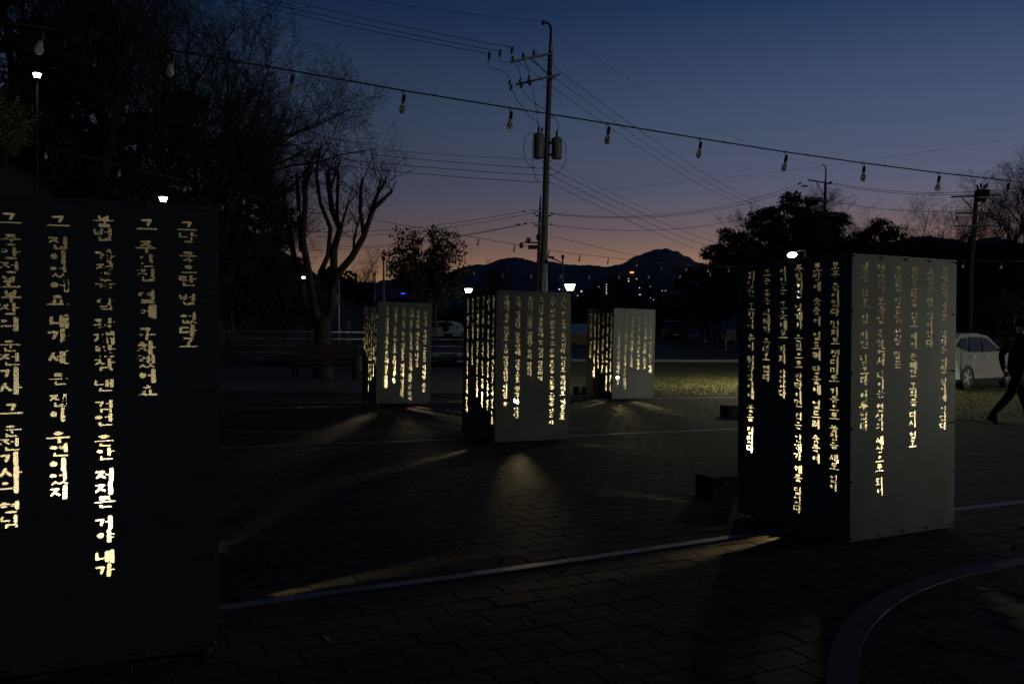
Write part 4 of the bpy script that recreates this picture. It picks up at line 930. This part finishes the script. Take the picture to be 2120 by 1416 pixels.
for x, y in ((1656, 380), (1663, 385), (1669, 386), (1719, 378), (1650, 422), (1660, 419)): insul(P(x, y, TD - .4), t, ry=1.2, s=1.0)
FD = 46.0; fb = Vector((P(2008, 640, FD).x, FD, gz(FD)))
t = thing('utility_pole', 'dark utility pole with stacked crossarms near the right edge', 'utility pole', fb, 0, 'utility poles')
m = MB(); m.tube([fb - Vector((0, 0, .2)), P(2010, 560, FD), P(2016, 480, FD), P(2022, 396, FD)], [.16, .14, .12, .10], 10); m.build('shaft', mat('weathered dark pole', (.03, .029, .028), .9), t, True)  # shaft has a darker even base colour than the other poles
for a in (((1970, 408, 0), (2074, 403.5, 0)), ((1976, 468.5, -.3), (2058, 467, -.3)), ((1978, 441.5, -.3), (2056, 441.5, -.3))): bar(P(*a[0][:2], FD + a[0][2]), P(*a[1][:2], FD + a[1][2]), .09, 'crossarm', BOLT, t)
for a in ((1981, 442, 1982, 456), (2054, 442, 2053, 452), (2029, 442, 2029, 452)): insul(P(a[0], a[3] - 4, FD - .3), t, s=.8)
bar(P(1992, 410, FD), P(2012, 432, FD), .05, 'brace', BOLT, t); bar(P(2044, 410, FD), P(2024, 430, FD), .05, 'brace', BOLT, t)
m = MB(); m.box(P(2034, 400, FD - .3), (.55, .4, .36)); m.build('switch_box', DARKPL, t)
m = MB(); m.box(P(2032, 414, FD - .3), (.40, .3, .20)); m.build('switch_base', DARKPL, t)
for i, x in enumerate((2024, 2031, 2038, 2043)): insul(P(x, 388 - (i % 2) * 3, FD - .3), t, ry=(i - 1.5) * .22, s=.9)
# wires among the far poles
for (x0, y0, x1, y1), nm in zip(((1142, 442, 1656, 381), (1142, 444, 1663, 386), (1141, 466, 1652, 421)), ('upper', 'lower', 'lowest')):
    wire(P(x0, y0, SD), P(x1, y1, TD), 1.15, .016, f'{nm} wire sagging between the camera pole and the slim right-hand pole')
for (x0, y0, x1, y1), nm in zip(((1719, 378, 2250, 372), (1719, 381, 2250, 378), (1716, 416, 2250, 412)), ('upper', 'second', 'lowest')):
    wire(P(x0, y0, TD), P(x1, y1, 48), .8, .016, f'{nm} wire running off right from the slim right-hand pole')
for (x0, y0, x1, y1), nm in zip(((1085, 438, 560, 476), (1100, 442, 560, 488), (1074, 466, 560, 508), (1088, 464, 560, 516)), ('highest', 'second', 'third', 'lowest')):
    wire(P(x0, y0, SD), P(x1, y1, 80), .7, .016, f'{nm} wire running left from the camera pole')
wire(P(1118, 405, SD), P(2200, 268, 70), .5, .007, 'faint wire rising to the right edge from the camera pole')
wire(P(1136, 487, UD), P(1560, 556, 90), .5, .010, 'service wire running low to the right from the main pole')

# ------------------------------------------------------------------ festoon lights
sock = MB(); sock.lathe([(.004, .085), (.010, .080), (.0175, .070), (.0185, .030), (.0195, .028), (.0195, .010), (.014, .006)], 10); sock_me = sock.mesh('lamp_holder', True); sock_me.materials.append(CABLE)
gb = MB(); gb.lathe([(.0135, .012), (.0145, -.004), (.022, -.026), (.0305, -.052), (.0325, -.070), (.028, -.090), (.015, -.103), (.002, -.106)], 12); gb_me = gb.mesh('bulb', True); gb_me.materials.append(GLASSB)
def festoon(pts, label, r, bulbs, s=1.0, tie=True):
    """pts: cable points in space; bulbs: points on the cable where a lamp hangs"""
    t = thing('festoon_lights', label, 'string lights', pts[0], 0, 'festoon lights over the plaza')
    m = MB(); m.tube(pts, r, 5); m.build('cable', CABLE, t, True)
    rg = random.Random(len(pts))
    for i, p in enumerate(bulbs):
        h = link('lamp_holder', sock_me, t); h.location = p - pts[0] - Vector((0, 0, .115 * s)); h.rotation_euler = (rg.uniform(-.1, .1), .16 + rg.uniform(-.05, .05), 0); h.scale = (s, s, s)
        link('bulb', gb_me, h)
        m = MB(); m.tube([p + Vector((-.012, 0, -.03 * s)), p + Vector((-.014, 0, 0)), p + Vector((0, 0, .010)), p + Vector((.014, 0, 0)), p + Vector((.006, 0, -.03 * s))], .0045 * s, 4); m.build('hanger', CABLE, t)
    if tie:
        for a, b in zip(pts, pts[1:]):
            q = a.lerp(b, .28); m = MB(); m.box(q + Vector((0, 0, r)), (.012, .012, .018)); m.build('cable_tie', CABLE, t)
d1 = lambda x: 6.3 + (x + 100) / 2200 * 4.4
M1 = [(-220, 20), (84, 56), (355, 105), (604, 147), (835, 188), (1057, 224), (1259, 256), (1449, 287), (1626, 315), (1788, 338), (1943, 358), (2086, 374), (2230, 389)]
c1 = [P(x, y, d1(x)) for x, y in M1]
festoon(c1, 'long festoon of unlit bulbs crossing the whole sky', .0075, c1[1:-1])
d2 = lambda x: 13.5 + x / 1500 * 16
M2 = [(-60, 262), (95, 303), (247, 342), (383, 375), (505, 403), (618, 428), (724, 446), (820, 464), (910, 479), (990, 493), (1065, 506), (1136, 518), (1200, 527), (1259, 533), (1318, 540), (1370, 545), (1421, 548), (1466, 551), (1509, 552), (1560, 553)]
c2 = [P(x, y, d2(x)) for x, y in M2]
festoon(c2, 'second festoon of unlit bulbs dipping behind the main pole', .0075, c2[1:-1], 1.0, False)
M3 = [(860, 552), (926, 552), (982, 556), (1042, 559), (1100, 561), (1161, 562), (1220, 563), (1282, 563), (1344, 562), (1408, 561), (1471, 557), (1530, 552)]
c3 = [P(x, y, 30) for x, y in M3]
festoon(c3, 'lowest far festoon of unlit bulbs in front of the dark mountains', .0075, c3[1:-1], 1.15, False)
c4 = [P(x, y, 27) for x, y in ((1900, 548), (1994, 540), (2073, 541), (2160, 540))]
festoon(c4, 'short far festoon of unlit bulbs right of the large lantern', .0075, c4[1:-1], 1.1, False)

# ------------------------------------------------------------------ railing, wall, bench, boards
def railing(x0, x1, d, label, posts):
    z0 = .44; a, b = P(x0, 700, d).x, P(x1, 700, d).x
    t = thing('railing', label, 'railing', (a, d, z0), 0, 'steel railings along the planting bed')
    for k_ in range(4):
        m = MB(); z = 1.62 - k_ * .325; m.tube([(a, d, z), (b, d, z - .02)], .022, 8); m.build('rail', STAIN, t, True)
    for px in posts:
        x = P(px, 700, d).x; m = MB(); m.box((x, d + .03, (z0 + 1.68) / 2), (.08, .05, 1.68 - z0)); m.build('post', mat('painted post', (.22, .20, .12), .5, .4), t)
        m = MB(); m.lathe([(.05, 0), (.05, .03), (.01, .05)], 8, c=(x, d + .03, 1.68)); m.build('post_cap', STAIN, t)
railing(380, 752, 40, 'steel railing behind the bench, left of the left far lantern', (395, 484, 600, 704))
railing(868, 985, 40.4, 'short steel railing between the left far and the middle lantern', (880, 957))
def lowwall(x0, x1, d, label):
    a, b = P(x0, 700, d).x, P(x1, 700, d).x; t = thing('low_wall', label, 'wall', ((a + b) / 2, d, .2), 0, 'low walls under the railings')
    m = MB(); m.box(((a + b) / 2, d, .33), (b - a, .2, .46)); m.build('wall_face', mat('pale wall', (.30, .30, .33), .8, 0, .12, 2), t)
    m = MB(); m.box(((a + b) / 2, d, .585), (b - a + .04, .26, .05)); m.build('coping', mat('coping', (.4, .4, .42), .7), t)
lowwall(380, 603, 40.6, 'pale low wall under the railing beside the nearest lantern')
lowwall(885, 985, 40.9, 'pale low wall under the short railing')
p = P(456, 700, 39.8); t = thing('gate_pillar', 'pale square pillar of the railing at the edge of the nearest lantern', 'pillar', (p.x, 39.7, .3), 0)
m = MB(); m.box((p.x, 39.7, .95), (.42, .1, 1.3)); m.build('shaft', mat('pale pillar', (.32, .32, .28), .8), t); m = MB(); m.box((p.x, 39.7, 1.625), (.5, .16, .05)); m.build('cap', mat('coping', (.4, .4, .42)), t)
# bench
bx = G(672, 788); bd = 28.6; x0, x1 = P(606, 700, bd).x, P(738, 700, bd).x; cxb = (x0 + x1) / 2
t = thing('bench', 'dark wooden park bench with slatted back under the pollarded tree', 'bench', (cxb, bd, 0), 0)
for i in range(5):
    m = MB(); m.box((cxb, bd - .22 + i * .105, .45), (x1 - x0, .09, .035)); m.build('seat_slat', WOOD, t)
for i in range(6):
    m = MB(); m.box((cxb, bd + .30 + i * .025, .56 + i * .115), (x1 - x0, .03, .10)); m.build('back_slat', WOOD, t)
for x in (x0 + .08, x1 - .08):
    for dy in (-.2, .28):
        m = MB(); m.box((x, bd + dy, .215), (.07, .07, .43)); m.build('leg', DARKPL, t)
    m = MB(); m.tube([(x, bd + .30, .40), (x, bd + .36, .7), (x, bd + .46, 1.2)], .035, 6); m.build('back_upright', DARKPL, t)
    m = MB(); m.tube([(x, bd - .22, .44), (x, bd - .22, .66), (x, bd + .34, .68)], .03, 6); m.build('armrest', DARKPL, t)
# boards, bollards, shed
p = P(722, 655, 43); t = thing('info_post', 'narrow pale information post left of the left far lantern', 'sign', (p.x, 43, gz(43)), 0)
m = MB(); m.box((p.x, 43, 1.25), (.20, .12, 1.9)); m.build('panel', mat('pale info panel', (.22, .27, .27), .5), t); m = MB(); m.box((p.x, 43, 2.25), (.26, .16, .09)); m.build('cap', DARKPL, t)
p = P(742, 735, 33); t = thing('litter_bin', 'small pale bin peeking out left of the left far lantern', 'bin', (p.x, 33, gz(33)), 0)
m = MB(); m.lathe([(.12, 0), (.13, .05), (.14, .62), (.12, .64)], 12, c=(p.x, 33, gz(33))); m.build('drum', mat('bin grey', (.2, .24, .28), .5), t, True); m = MB(); m.lathe([(.15, .64), (.15, .70), (.05, .74)], 12, c=(p.x, 33, gz(33))); m.build('lid', DARKPL, t, True)
p = P(1514, 692, 66); t = thing('notice_board', 'faded notice board standing left of the large lantern', 'notice board', (p.x, 66, gz(66)), 0)
m = MB(); m.box((p.x, 66, gz(66) + .85), (.70, .05, .85)); m.build('board', mat('faded print', (.20, .15, .15), .8, 0, .5, 3), t)
for dx in (-.36, .36): m = MB(); m.box((p.x + dx, 66, gz(66) + .68), (.06, .07, 1.36)); m.build('post', mat('pink post', (.30, .16, .17), .6), t)
for px, py, d, lab in ((1460, 722, 58, 'thin red bollard on the road edge left of the large lantern'), (1502, 722, 58, 'pale bollard closest to the large lantern'), (1189, 715, 60, 'dark bollard in front of the white-roofed shed')):
    p = P(px, py, d); z = gz(d); t = thing('bollard', lab, 'bollard', (p.x, d, z), 0, 'bollards along the road')
    mt = mat('red bollard', (.22, .03, .02), .5) if 'red' in lab else (mat('pale bollard', (.25, .22, .12), .5) if 'pale' in lab else DARKPL)
    m = MB(); m.lathe([(.11, 0), (.11, .06), (.06, .10), (.055, .75), (.03, .8)], 10, c=(p.x, d, z)); m.build('shaft', mt, t, True)
    m = MB(); m.lathe([(.064, .52), (.064, .62), (.06, .625)], 10, c=(p.x, d, z)); m.build('reflective_band', BOARD, t, True)
a, b = P(1140, 690, 66), P(1262, 690, 66); cxs = (a.x + b.x) / 2; ws = b.x - a.x
t = thing('shed', 'low shed with a pale sheet roof between the middle and right far lanterns', 'shed', (cxs, 68, gz(68)), 0)
m = MB(); m.box((cxs, 68, gz(68) + .45), (ws, 3.0, .9)); m.build('wall', mat('ochre wall', (.30, .17, .08), .8, 0, .2, 1), t)
m = MB(); m.box((cxs, 67.8, 1.95), (ws + .3, 3.5, .05), Matrix.Rotation(.24, 3, 'X')); m.build('roof', mat('pale roof sheet', (.5, .5, .6), .4, 0, .1, 2), t)

# ------------------------------------------------------------------ cars
def arch(cx, r, n=9): return [(cx + r * math.cos(PI - PI * i / (n - 1)), .30 + r * math.sin(PI - PI * i / (n - 1))) for i in range(n)]
def car(name, label, loc, rz, paint, kind):
    t = thing(name, label, 'car' if kind == 'suv' else 'van', loc, rz, 'parked vehicles')
    if kind == 'suv':
        L, Wd, wr = 4.5, 1.84, .36
        top = [(2.22, .50), (2.25, .70), (2.15, .92), (1.30, 1.05), (.95, 1.10), (.18, 1.58), (-.6, 1.66), (-1.45, 1.62), (-2.0, 1.40), (-2.22, 1.02), (-2.25, .62), (-2.2, .36)]
        low = arch(-1.35, .42) + arch(1.38, .42); ax_ = (-1.35, 1.38)
        wins = [[(.84, 1.12), (.12, 1.50), (-.30, 1.545), (-.30, 1.09)], [(-.38, 1.09), (-.38, 1.55), (-1.05, 1.54), (-1.15, 1.10)], [(-1.25, 1.11), (-1.14, 1.53), (-1.5, 1.50), (-1.78, 1.28)]]
        shield = ((.93, 1.12), (.22, 1.555)); rear = ((-2.19, 1.08), (-1.99, 1.38))
    else:
        L, Wd, wr = 4.7, 1.90, .34
        top = [(2.30, .42), (2.35, .70), (2.25, 1.02), (1.95, 1.18), (1.20, 1.86), (.9, 1.93), (-2.1, 1.95), (-2.33, 1.6), (-2.36, .6), (-2.3, .34)]
        low = arch(-1.5, .40) + arch(1.5, .40); ax_ = (-1.5, 1.5)
        wins = [[(1.72, 1.22), (1.15, 1.74), (.62, 1.78), (.62, 1.18)], [(.5, 1.18), (.5, 1.78), (-.7, 1.78), (-.7, 1.18)], [(-.8, 1.18), (-.8, 1.78), (-2.05, 1.76), (-2.1, 1.2)]]
        shield = ((1.93, 1.20), (1.24, 1.82)); rear = ((-2.34, 1.1), (-2.2, 1.75))
    out = top + [(-2.05, .30)] + low + [(2.1, .32)]
    hw = lambda x, z: Wd / 2 * (1 - .17 * max(0, (z - .95)) / .7) * (1 - .10 * max(0, abs(x) - 1.7) ** 1.2 / .5)
    bm = bmesh.new(); l = [bm.verts.new((x, hw(x, z), z)) for x, z in out]; r = [bm.verts.new((x, -hw(x, z), z)) for x, z in out]
    n = len(out); fl = bm.faces.new(l); fr = bm.faces.new(list(reversed(r)))
    for i in range(n): bm.faces.new((l[(i + 1) % n], l[i], r[i], r[(i + 1) % n]))
    bmesh.ops.triangulate(bm, faces=[fl, fr]); bmesh.ops.recalc_face_normals(bm, faces=bm.faces)
    me = bpy.data.meshes.new('body'); bm.to_mesh(me); bm.free(); me.materials.append(paint); body = link('body', me, t)
    bv = body.modifiers.new('bevel', 'BEVEL'); bv.width = .035; bv.segments = 2; bv.limit_method = 'ANGLE'; bv.angle_limit = .6
    for wn in wins:
        for s in (1, -1):
            m = MB(); v = [(x, s * (hw(x, z) + .006), z) for x, z in wn]; m.add(v, [tuple(range(4)) if s < 0 else (3, 2, 1, 0)]); m.build('side_window', CGLASS, t, local=True)
    for (a, b), nm, o in ((shield, 'windscreen', .012), (rear, 'rear_window', -.012)):
        m = MB(); ya, yb = hw(*a) - .07, hw(*b) - .09; m.add([(a[0] + o, -ya, a[1] + abs(o)), (a[0] + o, ya, a[1] + abs(o)), (b[0] + o, yb, b[1] + abs(o)), (b[0] + o, -yb, b[1] + abs(o))], [(0, 1, 2, 3)]); m.build(nm, CGLASS, t, local=True)
    for x in ax_:
        for s in (1, -1):
            Mr = Matrix.Rotation(PI / 2, 3, 'X'); y = s * (Wd / 2 - .12)
            m = MB(); m.lathe([(wr * .62, -.11), (wr * .95, -.11), (wr, -.07), (wr, .07), (wr * .95, .11), (wr * .62, .11)], 20, c=(x, y, wr), M=Mr); w_ = m.build('wheel', TYRE, t, True, local=True)
            m = MB(); m.lathe([(wr * .62, -.02), (wr * .62, .02), (wr * .1, .03)], 20, c=(x, y + s * .05, wr), M=Mr)
            for k_ in range(5):
                an = k_ * 2 * PI / 5; m.box((x + math.cos(an) * wr * .33, y + s * .10, wr + math.sin(an) * wr * .33), (wr * .58, .03, .06), Matrix.Rotation(-an, 3, 'Y'))
            m.build('rim', RIM, w_, local=True)
    fx, bx_ = (2.20, -2.22) if kind == 'suv' else (2.29, -2.35)
    for s in (1, -1):
        m = MB(); m.box((fx - .06, s * (Wd / 2 - .28), .80 if kind == 'suv' else .84), (.14, .34, .16)); m.build('headlight', mat('headlight glass', (.5, .52, .55), .1, .3), t, local=True)
        m = MB(); m.box((bx_ + .06, s * (Wd / 2 - .22), 1.0), (.10, .26, .24)); m.build('tail_light', mat('tail light', (.25, .01, .01), .2), t, local=True)
        m = MB(); m.box((.95 if kind == 'suv' else 1.7, s * (Wd / 2 + .06), 1.14), (.12, .20, .14)); m.build('mirror', paint, t, local=True)
        for xx in (-.15, -1.0): m = MB(); m.box((xx, s * (Wd / 2 + .012), .96), (.20, .03, .03)); m.build('door_handle', RIM, t, local=True)
    m = MB(); m.box((fx + .04, 0, .55), (.02, .50, .11)); m.build('number_plate', BOARD, t, local=True)
    m = MB(); m.box((fx + .03, 0, .72), (.04, .8, .10)); m.build('grille', DARKPL, t, local=True)
    m = MB(); m.box((0, 0, .27), (3.9, Wd - .14, .14)); m.build('underbody', DARKPL, t, local=True)
    return t
rp = G(1991, 806); hd = math.radians(37)
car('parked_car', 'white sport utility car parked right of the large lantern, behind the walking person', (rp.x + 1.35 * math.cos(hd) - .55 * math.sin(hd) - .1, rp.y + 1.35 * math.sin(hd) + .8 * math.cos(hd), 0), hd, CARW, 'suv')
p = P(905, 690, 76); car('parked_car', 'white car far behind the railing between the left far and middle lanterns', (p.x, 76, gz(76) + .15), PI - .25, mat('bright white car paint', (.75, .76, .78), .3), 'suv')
p = P(1393, 690, 84); car('parked_van', 'dark van facing the viewer on the unlit parking lot', (p.x, 84, gz(84)), -PI / 2 - .08, CARD, 'van')

# ------------------------------------------------------------------ people
def person(label, loc, rz, pose, sc_=1.0, group='people'):
    t = thing('person', label, 'person', loc, rz, group)
    J = pose; names = list(J); idx = {n: i for i, n in enumerate(names)}
    E_ = [('pelvis', 'waist'), ('waist', 'chest'), ('chest', 'neck'), ('neck', 'head0'), ('head0', 'head1'), ('head1', 'head2')]
    for s in 'LR': E_ += [('chest', 'sh' + s), ('sh' + s, 'el' + s), ('el' + s, 'wr' + s), ('wr' + s, 'ha' + s), ('pelvis', 'hip' + s), ('hip' + s, 'kn' + s), ('kn' + s, 'an' + s), ('an' + s, 'to' + s)]
    me = bpy.data.meshes.new('body'); me.from_pydata([J[n][0] for n in names], [(idx[a], idx[b]) for a, b in E_], []); me.update()
    ob = bpy.data.objects.new('tmp', me); C.objects.link(ob)
    sk = ob.modifiers.new('skin', 'SKIN'); sk.use_smooth_shade = True
    for n in names: me.skin_vertices[0].data[idx[n]].radius = (J[n][1], J[n][2] if len(J[n]) > 2 else J[n][1])
    me.skin_vertices[0].data[idx['pelvis']].use_root = True
    ss = ob.modifiers.new('sub', 'SUBSURF'); ss.levels = 2; ss.render_levels = 2
    dg = bpy.context.evaluated_depsgraph_get(); dg.update()
    m2 = bpy.data.meshes.new_from_object(ob.evaluated_get(dg)); bpy.data.objects.remove(ob)
    m2.materials.clear(); m2.materials.append(CLOTH); m2.materials.append(SKIN)
    hz = J['head0'][0][2]
    wrs = [Vector(J['ha' + s][0]) for s in 'LR']
    for p_ in m2.polygons:
        if p_.center.z > hz - .03 or any((p_.center - q).length < .075 for q in wrs): p_.material_index = 1
        p_.use_smooth = True
    m2.name = 'body'; b = link('body', m2, t)
    h = Vector(J['head1'][0]); m = MB(); m.lathe([(.085, -.03), (.098, .02), (.092, .075), (.06, .115), (.01, .13)], 14, c=h + Vector((-.018, 0, .02))); m.build('hair', HAIR, t, True, local=True)
    for s in 'LR':
        f = Vector(J['to' + s][0]); a = Vector(J['an' + s][0]); d_ = (f - a); m = MB(); m.tube([a + Vector((-.06, 0, -.04)), a.lerp(f, .5) + Vector((0, 0, -.02)), f + d_.normalized() * .05], [.05, .055, .035], 8); m.build('shoe', DARKPL, t, True, local=True)
    # nose and ears, five fingers per hand
    m = MB(); m.lathe([(.004, 0), (.016, .01), (.010, .04)], 6, c=h + Vector((.092, 0, -.035))); m.build('nose', SKIN, t, True, local=True)
    for sgn in (1, -1): m = MB(); m.lathe([(.012, -.025), (.02, 0), (.014, .028)], 6, c=h + Vector((-.005, sgn * .085, -.01))); m.build('ear', SKIN, t, True, local=True)
    for s, sg in (('L', 1), ('R', -1)):
        w0 = Vector(J['wr' + s][0]); h0 = Vector(J['ha' + s][0]); d_ = (h0 - w0).normalized(); m = MB()
        for k_ in range(4):
            o = h0 + Vector((.026 - .017 * k_, 0, 0)); m.tube([o, o + d_ * (.045 + .006 * (1 - abs(k_ - 1))) + Vector((.004, -sg * .006, 0)), o + d_ * .075 + Vector((.006, -sg * .022, 0))], [.010, .009, .006], 6)
        m.tube([w0.lerp(h0, .5) + Vector((.02, 0, 0)), h0 + Vector((.045, -sg * .01, 0)), h0 + d_ * .03 + Vector((.05, -sg * .02, 0))], [.011, .010, .007], 6)
        m.build('fingers', SKIN, t, True, local=True)
    t.scale = (sc_, sc_, sc_); return t
def pose_walk():
    return {'pelvis': ((0, 0, .95), .16, .13), 'waist': ((.01, 0, 1.12), .15, .125), 'chest': ((.03, 0, 1.36), .185, .14), 'neck': ((.045, 0, 1.50), .06), 'head0': ((.06, 0, 1.57), .062), 'head1': ((.07, 0, 1.66), .085, .098), 'head2': ((.07, 0, 1.74), .06),
            'shL': ((.03, .19, 1.42), .075), 'elL': ((-.14, .25, 1.17), .058), 'wrL': ((-.10, .26, .93), .042), 'haL': ((-.07, .26, .86), .036, .022), 'shR': ((.03, -.19, 1.42), .075), 'elR': ((.16, -.25, 1.17), .058), 'wrR': ((.30, -.24, .97), .042), 'haR': ((.34, -.235, .91), .036, .022),
            'hipL': ((0, .095, .90), .105), 'knL': ((.14, .10, .50), .075), 'anL': ((.26, .10, .10), .055), 'toL': ((.40, .10, .045), .045, .03), 'hipR': ((0, -.095, .90), .105), 'knR': ((-.14, -.10, .50), .078), 'anR': ((-.42, -.10, .17), .060), 'toR': ((-.36, -.10, .045), .045, .03)}
def pose_stand():
    q = pose_walk(); q.update({'elL': ((0, .25, 1.16), .058), 'wrL': ((.04, .24, .92), .042), 'haL': ((.06, .24, .85), .036, .022), 'elR': ((0, -.25, 1.16), .058), 'wrR': ((.04, -.24, .92), .042), 'haR': ((.06, -.24, .85), .036, .022),
              'knL': ((.02, .10, .50), .075), 'anL': ((0, .10, .09), .055), 'toL': ((.15, .10, .045), .045, .03), 'knR': ((.02, -.10, .50), .075), 'anR': ((0, -.10, .09), .055), 'toR': ((.15, -.10, .045), .045, .03)}); return q
pp = G(2094, 878); person('person in dark winter clothes walking off the right edge of the picture', (pp.x + .08, pp.y, 0), -.12, pose_walk(), 1.06)
p = P(923, 690, 73); person('tiny far person in black standing before the white car behind the railing', (p.x, 73, gz(73) + .1), -1.2, pose_stand())
